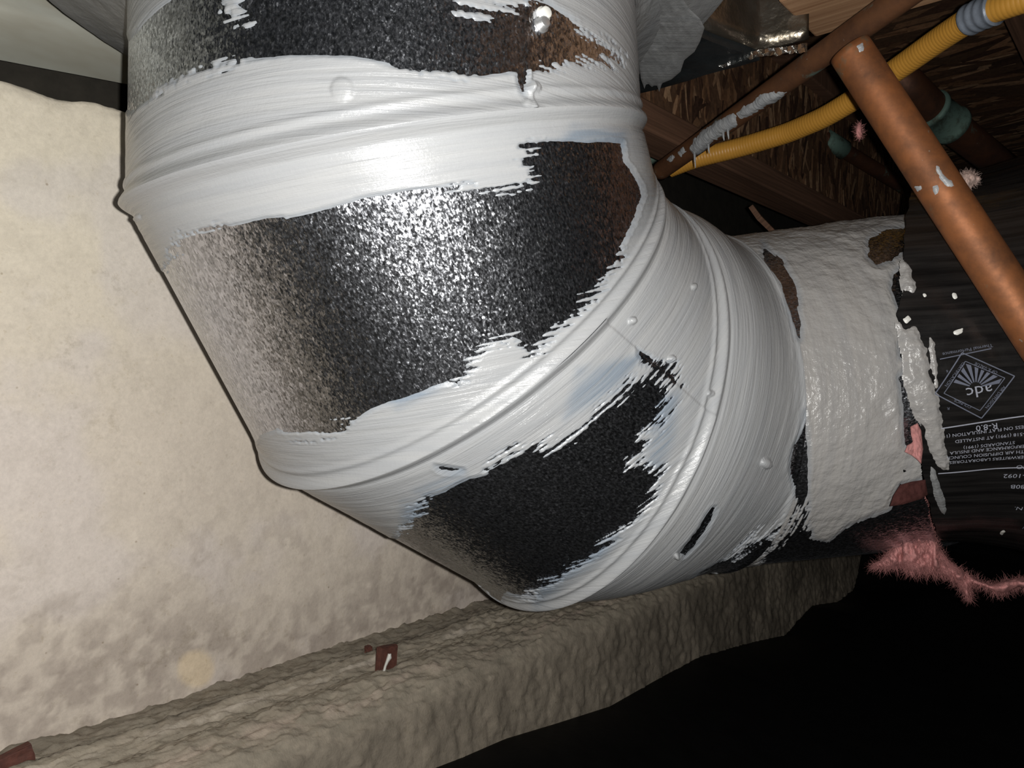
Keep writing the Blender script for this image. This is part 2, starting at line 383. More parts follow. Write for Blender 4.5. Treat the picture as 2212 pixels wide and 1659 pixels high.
# ============================================================ over the wall: dull metal sheet, darkened rim, subfloor
tt = np.linspace(-.5, .52, 120); sv = np.linspace(0, 1, 40); T, S = np.meshgrid(tt, sv, indexing='ij')
hs = .284+.10*(T-.2)+.28*S; ns = .745+.045*np.exp(-(.28*S)/.022)-.01*S+.004*(fbm(T*7, S*3)-.5)
ns = ns+.0025*np.exp(-((S-.16)/.02)**2)
o = grid_obj('metal_flashing', wall(T, ns, hs), M['sheet'], np.full(T.shape+(3,), .4), kind=None)
tag(o, 'dull grey metal sheet above the top edge of the concrete wall', 'sheet metal')
V, Fq = box_wall(-.5, 2.6, .90, .94, .22, .56); tag(mesh_obj('trim_1', V, Fq, M['gap_dark'], smooth=False), kind='structure')  # rim board, colour darkened to stand for the dark gap over the wall

def flakes(name, frame, u0, u1, v0, v1, count, lu, wv, ang, root=None, seed=1, keepf=None):
    """thin wooden strands, each a little proud of the panel; frame(u, v, d) gives world points"""
    r = np.random.RandomState(seed); V = []; Fq = []; cols = []
    pal = np.array([[.28, .15, .08], [.17, .085, .045], [.36, .21, .12], [.10, .05, .03], [.22, .115, .06], [.07, .035, .022], [.42, .26, .15]])
    for k in range(count):
        cu, cv = r.uniform(u0, u1), r.uniform(v0, v1)
        L = lu*r.uniform(.5, 1.2); w = wv*r.uniform(.4, 1.2); a = ang+r.normal(0, .35)
        ca, sa = math.cos(a), math.sin(a); d = .0002+.0016*k/count; c = pal[r.randint(7)]*r.uniform(.7, 1.15)
        pts = [(-L/2, -w/2*r.uniform(.3, 1)), (0, -w/2), (L/2, -w/2*r.uniform(.3, 1)), (L/2*r.uniform(.8, 1), w/2*r.uniform(.2, 1)), (0, w/2), (-L/2*r.uniform(.8, 1), w/2*r.uniform(.2, 1))]
        b = len(V)
        for (x, y) in pts: V.append(frame(np.clip(cu+x*ca-y*sa, u0, u1), np.clip(cv+x*sa+y*ca, v0, v1), d)); cols.append(c)
        Fq.append(list(range(b, b+6)))
    o = mesh_obj(name, np.array(V), Fq, M['osb'], None, False, cols=np.array(cols)); tag(o, kind='stuff')
    if root is not None: o.parent = root
    return o
HC = .56
V, Fq = box_wall(.3, 3.6, -2.2, .90, HC, HC+.018)
ce = mesh_obj('ceiling', V, Fq, M['osb'], None, False, cols=np.tile([.10, .055, .032], (len(V), 1))); tag(ce, kind='structure')
fr = flakes('wood_strands', lambda u, v, d: wall(u, v, HC-d), .75, 3.2, -.9, .50, 3000, .10, .020, math.pi/2, ce, 3)
# I-joist parallel to the wall
def ijoist(nc, t0, t1, hb, label, seed, hasflake=True):
    root = empty('floor_joist', wall(t0, nc, hb)); tag(root, label, 'joist', None)
    V, Fq = box_wall(t0, t1, nc-.028, nc+.028, hb, hb+.036)
    fl_ = mesh_obj('bottom_flange', V, Fq, M['wood_old'], None, False, uv=np.c_[(V@np.array([WD[0], WD[1], 0])), V[:, 2]+(V@np.array([WN[0], WN[1], 0]))]); adopt(fl_, root)
    V, Fq = box_wall(t0, t1, nc-.006, nc+.006, hb+.036, HC)
    wb = mesh_obj('web', V, Fq, M['osb'], None, False, cols=np.tile([.13, .07, .04], (len(V), 1))); adopt(wb, root)
    if hasflake:
        f = flakes('wood_strands', lambda u, v, d: wall(u, nc-.006-d, v), t0, t1, hb+.036, HC, 1500, .06, .012, math.pi/2-.1, None, seed)
        adopt(f, root); f.parent = wb; f.data.transform(Matrix.Translation(-Vector((0, 0, 0))))
    V, Fq = box_wall(t0, t1, nc-.028, nc+.028, HC-.036, HC)
    tf = mesh_obj('top_flange', V, Fq, M['wood_old'], None, False, uv=V[:, :2]); adopt(tf, root)
    return root
ijoist(.50, .74, 3.0, .30, 'brown wooden joist with strand board web running behind the copper pipes', 5)
root = empty('joist', wall(.6, .2, .46)); tag(root, 'dark lumber joist at the right edge above the yellow tube', 'joist')
V, Fq = box_wall(.76, 3.0, .075, .165, .46, HC)
adopt(mesh_obj('joist_board', V, Fq, M['wood_old'], None, False, uv=np.c_[(V@np.array([WD[0], WD[1], 0])), V[:, 2]*1.3+(V@np.array([WN[0], WN[1], 0]))]), root)
V, Fq = box_wall(.76, 3.0, .010, .050, .475, HC)
adopt(mesh_obj('joist_board', V, Fq, M['wood_old'], None, False, uv=np.c_[(V@np.array([WD[0], WD[1], 0])), V[:, 2]*1.3+(V@np.array([WN[0], WN[1], 0]))]), root)
V, Fq = box_wall(.66, .752, -.9, .262, .332, .56)
o = mesh_obj('header_beam', V, Fq, M['wood_light'], None, False, uv=np.c_[(V@np.array([WN[0], WN[1], 0])), V[:, 2]+(V@np.array([WD[0], WD[1], 0]))])
tag(o, 'light fresh-cut lumber beam beside the corner of the foil box', 'beam')

# ============================================================ DUCT
PK = np.array([[-.0893, .2867, .5821], [-.0848, .1582, .5697], [-.0504, .0611, .6189], [.0426, -.0083, .6855], [.1886, -.0203, .7763], [.4694, .0117, .7587]])
u0 = PK[1]-PK[0]; u0 /= np.linalg.norm(u0); PK[0] = PK[1]-u0*.150
PK[5] = PK[4]+(PK[5]-PK[4])*1.0
PW = K2W(PK); NS = 5
RA = [.178, .178, .178, .178, .1606]; RB = [.178, .178, .178, .1786, .1606]
U = [(PW[i+1]-PW[i])/np.linalg.norm(PW[i+1]-PW[i]) for i in range(NS)]
Mn = [U[0]]+[(U[i-1]+U[i])/np.linalg.norm(U[i-1]+U[i]) for i in range(1, NS)]+[U[-1]]
a0 = np.cross(U[0], [0, 1, 0]); a0 /= np.linalg.norm(a0); FR = [(a0, np.cross(U[0], a0))]
for i in range(1, NS):
    m_ = Mn[i]; A, B = FR[-1]
    A2 = A-2*(A@m_)*m_; B2 = B-2*(B@m_)*m_; FR.append((A2, B2))
def duct_surf(sg, th, v):
    """th, v arrays -> base point, radial normal, distances to both end planes"""
    u = U[sg]; A, B = FR[sg]; r = RA[sg]+(RB[sg]-RA[sg])*v
    if sg == 3: r = .178+(.1635-.178)*sstep(.25, 1, v)
    rad = np.cos(th)[..., None]*A+np.sin(th)[..., None]*B
    def end(j, rr):
        p = PW[j]+rr*rad; return p-((p-PW[j])@Mn[j])[..., None]/(u@Mn[j])*u
    p0 = end(sg, RA[sg] if sg != 4 else .1606); p1 = end(sg+1, RB[sg] if sg != 3 else .1635)
    ax0 = (p0-PW[sg])@u; L = np.linalg.norm(PW[sg+1]-PW[sg]); ax1 = (p1-PW[sg])@u
    ax = ax0+(ax1-ax0)*v
    base = PW[sg]+rad*r[..., None]+ax[..., None]*u
    cosm0 = abs(u@Mn[sg]); cosm1 = abs(u@Mn[sg+1])
    return base, rad, (ax-ax0)*cosm0, (ax1-ax)*cosm1
def bead(d, joint, side):
    # radial relief near a joint, d = distance from the joint plane, side -1 before the joint / +1 after it
    if joint in (1, 2, 3):
        h = .0040*np.exp(-(d/.0042)**2)
        if side < 0: h = h+.0014*np.exp(-((d-.0105)/.0022)**2)
        else: h = h-.0009*np.exp(-((d-.0075)/.0025)**2)*sstep(0, .004, d)
        return h
    if joint == 4: return .0022*np.exp(-(d/.004)**2) if side < 0 else .0*d
    return 0*d
def duct_relief(sg, th, v, d0, d1):
    h = bead(d0, sg, 1)+bead(d1, sg+1, -1)
    if sg == 0:                                   # longitudinal lock seam of the straight pipe
        h = h+.0016*np.exp(-(((th-TH_SEAM)*.178)/.0012)**2)
    if sg == 2: h = h+.0008*sstep(.0, .001, (th-TH_LAP)*.178)*sstep(.05, .03, (th-TH_LAP)*.178)
    return h
# search the seam angles from survey directions
def find(sg, x, y):
    th = np.linspace(-np.pi, np.pi, 721); v = np.linspace(0, 1, 121); TH, VV = np.meshgrid(th, v, indexing='ij')
    p, rad, d0, d1 = duct_surf(sg, TH, VV); X, Y = proj(p); cam_ = np.array([0, 0, H])
    face = ((cam_-p)*rad).sum(-1) > 0
    e = np.where(face, np.hypot(X-x, Y-y), 1e9); k = np.unravel_index(e.argmin(), e.shape); return TH[k], VV[k]
TH_SEAM = find(0, 1140, 60)[0]; TH_LAP = find(2, 1420, 790)[0]

BARE = {
0: [[(255, 250), (272, 236), (291, 239), (304, 225), (323, 212), (335, 202), (364, 187), (411, 161), (475, 142), (522, 130), (601, 122), (700, 117), (760, 117), (800, 124), (880, 148), (960, 163), (1010, 164), (1060, 158), (1118, 153), (1122, 200), (1130, 206), (1136, 150), (1165, 143), (1220, 135), (1330, 128), (1312, 108), (1285, 82), (1240, 50), (1200, 22), (1162, -5), (1130, -60), (480, -80), (380, -60), (372, 3), (345, 22), (318, 45), (290, 72), (272, 95)]],
1: [[(290, 560), (335, 590), (365, 580), (385, 545), (399, 508), (431, 499), (521, 483), (585, 472), (612, 470), (619, 477), (625, 471), (702, 452), (793, 431), (870, 417), (928, 411), (975, 408), (1050, 412), (1110, 408), (1148, 395), (1152, 379), (1138, 364), (1144, 344), (1140, 328), (1133, 309), (1183, 303), (1242, 307), (1300, 309), (1340, 311), (1345, 348), (1363, 371), (1383, 407), (1387, 422), (1379, 446), (1367, 485), (1347, 520), (1332, 555), (1316, 583), (1293, 622), (1270, 650), (1235, 685), (1183, 722), (1145, 757), (1130, 742), (1105, 728), (1075, 735), (1046, 745), (1015, 775), (997, 812), (928, 832), (883, 852), (815, 875), (770, 902), (729, 920), (693, 935), (666, 942), (634, 938), (600, 925), (560, 945), (520, 985)]],
2: [[(820, 1190), (870, 1150), (888, 1120), (905, 1098), (925, 1078), (969, 1057), (1013, 1036), (1053, 1027), (1049, 1010), (1074, 992), (1103, 981), (1157, 967), (1194, 963), (1230, 945), (1266, 916), (1302, 884), (1335, 855), (1345, 844), (1360, 822), (1382, 819), (1400, 811), (1429, 833), (1447, 855), (1443, 869), (1414, 915), (1385, 942), (1382, 974), (1360, 989), (1360, 1000), (1385, 1003), (1425, 1018), (1418, 1039), (1392, 1086), (1374, 1115), (1338, 1155), (1284, 1195), (1241, 1224), (1197, 1256), (1157, 1282), (1125, 1289), (1095, 1279), (1060, 1325)],
    [(1374, 752), (1400, 768), (1440, 797), (1478, 833), (1470, 838), (1450, 828), (1435, 815), (1412, 795), (1388, 782), (1374, 768)],
    [(1444, 784), (1453, 784), (1456, 800), (1447, 800)], [(940, 1004), (965, 1006), (1000, 1013), (975, 1018), (950, 1016)]],
3: [[(1651, 523), (1666, 549), (1687, 564), (1707, 605), (1720, 646), (1727, 702), (1723, 728), (1711, 690), (1697, 656), (1692, 615), (1666, 579), (1656, 554), (1641, 528)],
    [(1736, 887), (1742, 930), (1743, 1100), (1752, 1168), (1790, 1178), (1800, 1260), (1470, 1290), (1508, 1240), (1560, 1213), (1595, 1191), (1620, 1168), (1677, 1143), (1707, 1122), (1728, 1107), (1718, 1061), (1707, 1020), (1710, 989), (1728, 938)],
    [(1540, 1098), (1532, 1125), (1518, 1148), (1500, 1172), (1478, 1198), (1472, 1194), (1494, 1166), (1512, 1138), (1528, 1112)]],
4: [[(1646, 523), (1666, 549), (1687, 564), (1712, 605), (1725, 646), (1732, 702), (1728, 734), (1711, 700), (1695, 656), (1688, 615), (1662, 579), (1652, 554)], [(1736, 887), (1742, 930), (1743, 1100), (1752, 1165), (1790, 1175), (1830, 1142), (1870, 1122), (1925, 1100), (1935, 1065), (1945, 1047), (2040, 1035), (2060, 1260), (1600, 1280), (1728, 1107), (1707, 1020), (1710, 989)],
    [(1876, 513), (1915, 500), (1975, 490), (1975, 540), (1945, 546), (1925, 560), (1895, 567), (1878, 552)],
    [(1932, 596), (1950, 585), (1958, 600), (1958, 665), (1946, 676), (1934, 650), (1926, 625)], [(1945, 745), (1956, 748), (1954, 772), (1944, 774)],
    [(1938, 815), (1950, 800), (1962, 850), (1990, 900), (2000, 960), (1975, 975), (1955, 960), (1948, 900)]]}
MAST = {0: [[(478, -60), (482, 15), (500, 42), (520, 52), (536, 66), (541, 60), (532, 44), (518, 30), (522, 15), (545, -10), (545, -60)], [(975, -40), (985, 12), (1010, 25), (1060, 31), (1115, 27), (1133, 10), (1138, -40)]]}
DRY = [[(400, 10), (600, 10), (600, 90), (400, 80)], [(330, 165), (520, 120), (540, 185), (340, 225)], [(880, 100), (1030, 150), (1000, 175), (860, 160)],
       [(960, 320), (1170, 300), (1180, 440), (950, 440)], [(960, -20), (1160, -20), (1160, 60), (960, 60)], [(1330, 540), (1370, 560), (1180, 800), (980, 850), (1000, 770), (1220, 640)],
       [(640, 900), (760, 890), (740, 960), (620, 960)], [(1230, 830), (1480, 770), (1480, 1030), (1370, 1030), (1120, 1000)], [(1440, 1040), (1420, 1090), (1150, 1300), (1120, 1260), (1380, 1040)], [(1040, 960), (1240, 900), (1250, 950), (1050, 1010)], [(860, 1090), (930, 1070), (930, 1160), (870, 1160)], [(1560, 1130), (1740, 1090), (1740, 1160), (1580, 1230)],
       [(370, 490), (480, 480), (440, 560), (350, 590)], [(1150, 60), (1380, 60), (1400, 220), (1150, 180)]]
dryM = sdf_map(DRY, 60)
THIN = [[(1240, 275), (1345, 285), (1345, 318), (1200, 318)], [(1415, 870), (1460, 850), (1450, 940), (1425, 1010), (1400, 1000)], [(840, 850), (950, 800), (940, 840), (860, 880)], [(900, 1060), (1000, 1020), (1010, 1050), (930, 1080)], [(1180, 1240), (1330, 1160), (1300, 1200), (1160, 1300)], [(1250, 800), (1380, 770), (1330, 840), (1220, 900)], [(870, 1085), (930, 1075), (910, 1120), (870, 1130)]]
thinM = sdf_map(THIN, 60)
def uv_duct(sg, th, d0, base0): return None
CAMW = np.array([0, 0, H])
def joint_dir(sg, rad, d0, d1):          # near a joint the relief grows in the plane of the joint, so neighbours meet
    out = rad.copy()
    for m_, d in ((Mn[sg], d0), (Mn[sg+1], d1)):
        if m_ is Mn[0] or m_ is Mn[-1]: continue
        q_ = rad-(rad@m_)[..., None]*m_; q_ /= np.linalg.norm(q_, axis=-1)[..., None]; w_ = np.exp(-(d/.007)**2)[..., None]
        out = out*(1-w_)+q_*w_
    return out
def build_seg(sg, name, root, cell=.0009, coat_mat='mastic', coat_label=None):
    Lmax = 0; 
    L = np.linalg.norm(PW[sg+1]-PW[sg])+.10*(sg in (1, 2, 3))
    # metal
    nth = 400; nv = max(40, int(L/.0017)); th = np.linspace(-np.pi, np.pi, nth, endpoint=False); v = np.linspace(0, 1, nv)
    TH, VV = np.meshgrid(th, v, indexing='ij'); p, rad, d0, d1 = duct_surf(sg, TH, VV)
    P_ = p+joint_dir(sg, rad, d0, d1)*duct_relief(sg, TH, VV, d0, d1)[..., None]
    uv = np.stack([TH*.178, d0+.3*sg+0*TH], -1)
    Fq = grid_faces(nth, nv, wrap=True)[:, ::-1]
    g = mesh_obj(name, P_.reshape(-1, 3), Fq, M['galv'], None, True, uv.reshape(-1, 2)); adopt(g, root)
    # mastic
    nth = int(2*np.pi*.178/cell); nv = int(L/cell); th = np.linspace(-np.pi, np.pi, nth, endpoint=False); v = np.linspace(0, 1, nv)
    TH, VV = np.meshgrid(th, v, indexing='ij'); p, rad, d0, d1 = duct_surf(sg, TH, VV)
    X, Y = proj(p); facing = ((CAMW-p)*rad).sum(-1)/np.linalg.norm(CAMW-p, axis=-1)
    bare = samp(sdf_map(BARE[sg]), X, Y); s_ = -bare
    if sg in MAST: s_ = np.maximum(s_, samp(sdf_map(MAST[sg]), X, Y))
    backs = 40-np.minimum(d0 if sg else d0*0+.5, d1)*1700+12*fbm(TH*8, VV*4)
    w = sstep(-.02, -.12, facing); s_ = s_*(1-w)+backs*w
    S_ax = d0+.37*sg
    dr = sstep(-25, 15, samp(dryM, X, Y))
    streak = fbm(TH*5, S_ax*700, 2)-.5; grain = vnoise(TH*70+3+S_ax*60, S_ax*640)-.5; wob = fbm(TH*7+5, S_ax*45, 3)-.5
    nz = wob*12+streak*(5+52*dr)+grain*(1.5+22*dr)
    s2 = s_+nz
    thick = (.00075+.0005*(fbm(TH*3+2, S_ax*60, 3)-.3)+.0004*(fbm(TH*5, S_ax*300, 3)-.5))
    if sg == 4: thick = thick+.0055*(fbm(TH*7, S_ax*48, 5)-.35)*sstep(.7, .0, np.abs(VV-.5)*1.2)+.0006*(fbm(TH*40, S_ax*220, 3)-.5)
    if sg == 3: thick = thick+.002*(fbm(TH*6, S_ax*80, 4)-.4)*sstep(.5, 1, VV)
    edgeroll = .0004*np.exp(-((s2-7)/5)**2)*(1-dr)
    hgt = np.minimum(s2*.00012, thick+edgeroll)
    hgt = np.maximum(hgt, -.00035)
    thin = np.clip(sstep(-20, 12, samp(thinM, X, Y))*(.35+1.1*(streak+.2))+sstep(14, 0, s2)*.35, 0, .8)*sstep(-.3, .2, facing)
    # raised screw heads under the mastic
    for (q, x, y, hh_, rr_) in BUMPS:
        if q == sg:
            d = np.hypot(X-x, Y-y); hgt = hgt+hh_*np.sqrt(np.clip(1-(d/rr_)**2, 0, 1))*(facing > 0)
    jw = np.exp(-(np.minimum(d0 if sg else d1, d1)/.003)**2)*(s2 > 8); hgt = hgt*(1-jw)+.0009*jw
    Pc = p+joint_dir(sg, rad, d0, d1)*(duct_relief(sg, TH, VV, d0, d1)+hgt)[..., None]
    up = hgt > -.0003; i2 = np.vstack([up, up[:1]])
    keep = i2[:-1, :-1] | i2[1:, :-1] | i2[1:, 1:] | i2[:-1, 1:]
    # skip the far side beyond the wrap that no one can step round to see finely
    Fq = grid_faces(nth, nv, wrap=True).reshape(nth, nv-1, 4)[keep][:, ::-1]
    fa = facing.reshape(-1); farside = fa[Fq[:, 0]] < -.35
    Fq = Fq[~farside]
    V_, Fq, uv_, tn = compact(Pc.reshape(-1, 3), Fq, np.stack([TH*.178, S_ax], -1).reshape(-1, 2), thin.reshape(-1))
    c = mesh_obj('mastic_coat', V_, Fq, M[coat_mat], None, True, uv_, {'thin': tn}); adopt(c, root); c.parent = g
    if coat_label: c['label'] = coat_label
    return g
BUMPS = [(2, 1363, 693, .0035, 9), (2, 1448, 776, .0032, 9), (3, 1652, 1000, .0045, 12), (0, 1150, 190, .003, 14), (0, 1133, 226, .003, 10), (0, 740, 195, .0016, 26), (3, 1460, 1199, .003, 6), (1, 300, 470, .002, 8), (2, 1497, 620, .002, 7), (2, 1530, 850, .002, 8)]
duct = empty('sheet_metal_duct', PW[3]); tag(duct, 'large round galvanised duct with segmented elbow brushed with pale grey mastic', 'duct')
build_seg(0, 'straight_pipe', duct, coat_label='pale grey brushed mastic band with ragged edges')
build_seg(1, 'elbow_gore', duct); build_seg(2, 'elbow_gore', duct); build_seg(3, 'elbow_gore', duct, coat_mat='mastic')
COLLAR = build_seg(4, 'collar', duct, coat_mat='mastic_wet', coat_label='thick wet lumpy grey mastic on collar')
# screws: hex heads, one bare on the straight pipe
def screw(sg, x, y, m_):
    th, v = find(sg, x, y); p, rad, _, _ = duct_surf(sg, np.array([th]), np.array([v])); p = p[0]; rad = rad[0]
    V1, F1, _ = tube([p-rad*.001, p+rad*.0012, p+rad*.0013, p+rad*.0042, p+rad*.0046], [.0046, .0046, .0033, .0033, .0025], 12)
    return adopt(mesh_obj('screw', V1, F1, m_, None, True), duct)
screw(0, 1167, 52, M['screw']); screw(0, 1172, 34, M['white_drip'])
# flared mastic collar where the pipe meets the box above
u = U[0]; A, B = FR[0]; thn = 260; nv = 60; th = np.linspace(0, 2*np.pi, thn, endpoint=False); v = np.linspace(0, 1, nv); TH, VV = np.meshgrid(th, v, indexing='ij')
rad = np.cos(TH)[..., None]*A+np.sin(TH)[..., None]*B
hA = .256+H; 
r_ = .1785+.085*VV**1.5+.006*(fbm(TH*5, VV*6, 4)-.5)*VV+.0025*(fbm(TH*20, VV*18, 3)-.5)
top = PW[1]+U[0]*(-1)*((hA-PW[1][2])/(-U[0][2]))
P_ = top+rad*r_[..., None]-u*((.002+.046*VV**.9)/1)[..., None]
fg = mesh_obj('collar_flange', P_.reshape(-1, 3), grid_faces(thn, nv, wrap=True), M['mastic_grey'], None, True, np.stack([TH*.18, VV*.06], -1).reshape(-1, 2), {'thin': np.zeros(thn*nv)}); adopt(fg, duct)
fg['label'] = 'flared dark grey mastic at the top of pipe'

# ============================================================ foil-faced box (plenum)
def prism(poly, h0, h1, sub=.012):
    bm = bmesh.new(); vs = [bm.verts.new(wall(t_, n_, h0).tolist()) for (n_, t_) in poly]
    f = bm.faces.new(vs); r = bmesh.ops.extrude_face_region(bm, geom=[f]); up = [v for v in r['geom'] if isinstance(v, bmesh.types.BMVert)]
    for v in up: v.co.z += h1-h0
    bmesh.ops.recalc_face_normals(bm, faces=bm.faces[:])
    bmesh.ops.triangulate(bm, faces=bm.faces[:])
    for k in range(5):
        e = [e for e in bm.edges if e.calc_length() > sub*1.6]
        if e: bmesh.ops.subdivide_edges(bm, edges=e, cuts=1, use_grid_fill=False); bmesh.ops.triangulate(bm, faces=bm.faces[:])
    for v in bm.verts:
        q = v.co; k = fbm(np.array(q.x*40+q.z*20), np.array(q.y*40-q.z*25), 3)-.5
        v.co += Vector((float(k)*.004, float(k)*.004, float(fbm(np.array(q.x*30+7), np.array(q.y*30), 3)-.5)*.004))
    V = np.array([v.co[:] for v in bm.verts]); Fq = [[v.index for v in f.verts] for f in bm.faces]; bm.free(); return V, Fq
root = empty('foil_faced_box', wall(.45, .45, .31)); tag(root, 'foil-faced insulated box above the round pipe with crumpled corner', 'duct box')
V, Fq = prism([(.249, .700), (.290, .685), (.309, .585), (.335, .50), (.37, .22), (.665, .22), (.665, .70)], .308, .50)
fb = adopt(mesh_obj('box_body', V, Fq, M['foil'], None, True), root)
# dark glossy underside sheet
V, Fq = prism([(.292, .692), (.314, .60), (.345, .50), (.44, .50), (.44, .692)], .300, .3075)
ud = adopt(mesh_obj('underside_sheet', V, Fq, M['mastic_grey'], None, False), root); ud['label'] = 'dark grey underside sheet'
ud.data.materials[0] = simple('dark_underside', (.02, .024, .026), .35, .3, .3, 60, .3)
# torn bright foil tape along the bottom edge
def strip(pts, w, droop, name, mt, par, n=40):
    P_ = np.array(pts); k = np.linspace(0, len(P_)-1, n); path = np.stack([np.interp(k, range(len(P_)), P_[:, i]) for i in range(3)], -1)
    cr = (fbm(np.arange(n)*.6, np.zeros(n), 3)-.5)[:, None]
    a = path+np.array([0, 0, .002])+cr*.004; b = path+np.array(droop)*w*(.7+.9*fbm(np.arange(n)*.9, np.ones(n)*5, 3))[:, None]+cr[::-1]*.005
    mid = (a+b)/2+cr*.008
    V = np.concatenate([a, mid, b, b+[0, .0006, .0006], mid+[0, .0006, .0006], a+[0, .0006, .0006]]); Fq = []
    for r0 in range(5):
        for i in range(n-1): Fq.append([r0*n+i, r0*n+i+1, (r0+1)*n+i+1, (r0+1)*n+i])
    return adopt(mesh_obj(name, V, Fq, mt, None, False), par)
strip([at(1556, 136, .73), at(1600, 122, .715), at(1645, 112, .70), at(1700, 106, .69), at(1744, 98, .68)], .0045, (0, -.3, -1), 'foil_tape', M['foil_tape'], root)
# grey mastic smear with drips on the box beside the pipe
def puff(name, poly, zf, thick, mt, step=4, nz=.3, par=None, nsc=.03, seed=0, attrs=True):
    """a lump with real thickness whose outline is poly; zf(x, y) = forward distance of its middle"""
    p = np.array(poly, float); x = np.arange(p[:, 0].min()-step, p[:, 0].max()+2*step, step); y = np.arange(p[:, 1].min()-step, p[:, 1].max()+2*step, step)
    X, Y = np.meshgrid(x, y, indexing='ij'); s = sdf_points(X, Y, poly)
    ins = s > 0; keep = (ins[:-1, :-1] | ins[1:, :-1] | ins[1:, 1:] | ins[:-1, 1:])
    Q = np.roll(p, -1, 0); best = np.full(X.shape, 1e9); NX = X.copy(); NY = Y.copy()
    for (a, b) in zip(p, Q):
        e = b-a; t_ = np.clip(((X-a[0])*e[0]+(Y-a[1])*e[1])/(e@e+1e-9), 0, 1); cx = a[0]+t_*e[0]; cy = a[1]+t_*e[1]; d = np.hypot(X-cx, Y-cy)
        mm = d < best; best = np.where(mm, d, best); NX = np.where(mm, cx, NX); NY = np.where(mm, cy, NY)
    X2 = np.where(s < 0, NX, X); Y2 = np.where(s < 0, NY, Y); sc = np.clip(s, 0, None); smax = max(s.max(), 1)
    prof = np.sqrt(np.clip(sc/smax, 0, 1)*(2-np.clip(sc/smax, 0, 1)))
    nzv = (fbm(X*nsc+seed, Y*nsc*.5+seed, 4)-.5)*nz*2
    Z = zf(X2, Y2) if callable(zf) else np.full(X.shape, zf)
    zf1 = Z-thick*prof*(1+nzv)*.5; zf2 = Z+thick*prof*.5
    def w(z): return np.stack([(X2-CX)/F*z, z, -(Y2-CY)/F*z+H], -1).reshape(-1, 3)
    Fq = grid_faces(len(x), len(y), keep); n_ = X.size
    V = np.concatenate([w(zf1), w(zf2)]); Fq = np.concatenate([Fq, Fq[:, ::-1]+n_])
    uvv = np.tile(np.stack([X2*.0005, Y2*.0005], -1).reshape(-1, 2), (2, 1))
    V, Fq, uvv = compact(V, Fq, uvv)
    o = mesh_obj(name, V, Fq, mt, None, True, uvv, {'thin': np.zeros(len(V))})
    if par is not None: adopt(o, par)
    return o
def zbox(x, y): return .792/((1.0)+0*x)*1.0+(1390-x)*(-.00004)-.0002*(200-y)*1.0
puff('mastic_smear', [(1375, -60), (1380, 60), (1378, 120), (1384, 170), (1392, 192), (1397, 178), (1408, 188), (1418, 182), (1424, 198), (1430, 180), (1450, 172), (1470, 155), (1478, 130), (1500, 112), (1512, 90), (1522, 60), (1512, 40), (1490, 20), (1470, -10), (1450, -60)], lambda x, y: .745-.00085*(190-y)-.00012*(x-1390), .014, M['mastic_grey'], 3, .6, root, .07)

# ============================================================ pipes
def pipe(name, label, cat, path, r, mt, seg=28):
    V, Fq, uv = tube(path, r, seg); o = mesh_obj(name, V, Fq, mt, None, True, uv); tag(o, label, cat); return o
def line(a, b, n=30): return [np.array(a)+(np.array(b)-np.array(a))*k/(n-1) for k in range(n)]
A0 = at(1423, 372, .93); A1 = at(2000, -42, .575)
rootA = empty('copper_pipe', A0); tag(rootA, 'thin dark brown copper pipe crossing up to the right with grey mastic smears', 'pipe')
V, Fq, uv = tube(line(A0, A1, 40), .0108, 32); adopt(mesh_obj('pipe_body', V, Fq, M['copper_brown'], None, True, uv), rootA)
B0 = at(1836, 108, .605); B1 = at(2262, 760, .56)
dB = (B1-B0)/np.linalg.norm(B1-B0)
rootB = empty('copper_pipe', B0); tag(rootB, 'thick bright orange copper pipe in front of the black flexible duct', 'pipe')
RBp = .0158
V, Fq, uv = tube(line(B0, B1, 60), RBp, 40); adopt(mesh_obj('pipe_body', V, Fq, M['copper'], None, True, uv), rootB)
def coat_on_tube(P0, P1, r, polys, mt, root, name='mastic_smear', cell=.0008, thick=.0009, amp=5, drip=False):
    P0 = np.array(P0); P1 = np.array(P1); u = (P1-P0)/np.linalg.norm(P1-P0); L = np.linalg.norm(P1-P0)
    A = np.cross(u, [0, 0, 1.]); A /= np.linalg.norm(A); B = np.cross(u, A)
    nth = int(2*np.pi*r/cell)+8; nv = int(L/cell); th = np.linspace(-np.pi, np.pi, nth, endpoint=False); v = np.linspace(0, 1, nv)
    TH, VV = np.meshgrid(th, v, indexing='ij'); rad = np.cos(TH)[..., None]*A+np.sin(TH)[..., None]*B
    p = P0+rad*r+VV[..., None]*L*u; X, Y = proj(p); face = ((CAMW-p)*rad).sum(-1) > 0
    out = []
    for k, poly in enumerate(polys):
        s = samp(sdf_map([poly]), X, Y)+amp*(fbm(TH*3, VV*L*260, 4)-.5)*2; s = np.where(face, s, -50)
        h = np.clip(s*.00018, -.0006, thick*(.7+.8*fbm(TH*2, VV*L*300, 3)))
        Pc = p+rad*h[..., None]; up = h > -.0005; i2 = np.vstack([up, up[:1]]); keep = i2[:-1, :-1] | i2[1:, :-1] | i2[1:, 1:] | i2[:-1, 1:]
        Fq = grid_faces(nth, nv, wrap=True).reshape(nth, nv-1, 4)[keep]
        if not len(Fq): continue
        V_, Fq, uv = compact(Pc.reshape(-1, 3), Fq, np.stack([TH*r, VV*L], -1).reshape(-1, 2))
        o = mesh_obj(name, V_, Fq, mt, None, True, uv, {'thin': np.zeros(len(V_))}); adopt(o, root); out.append(o)
    return out
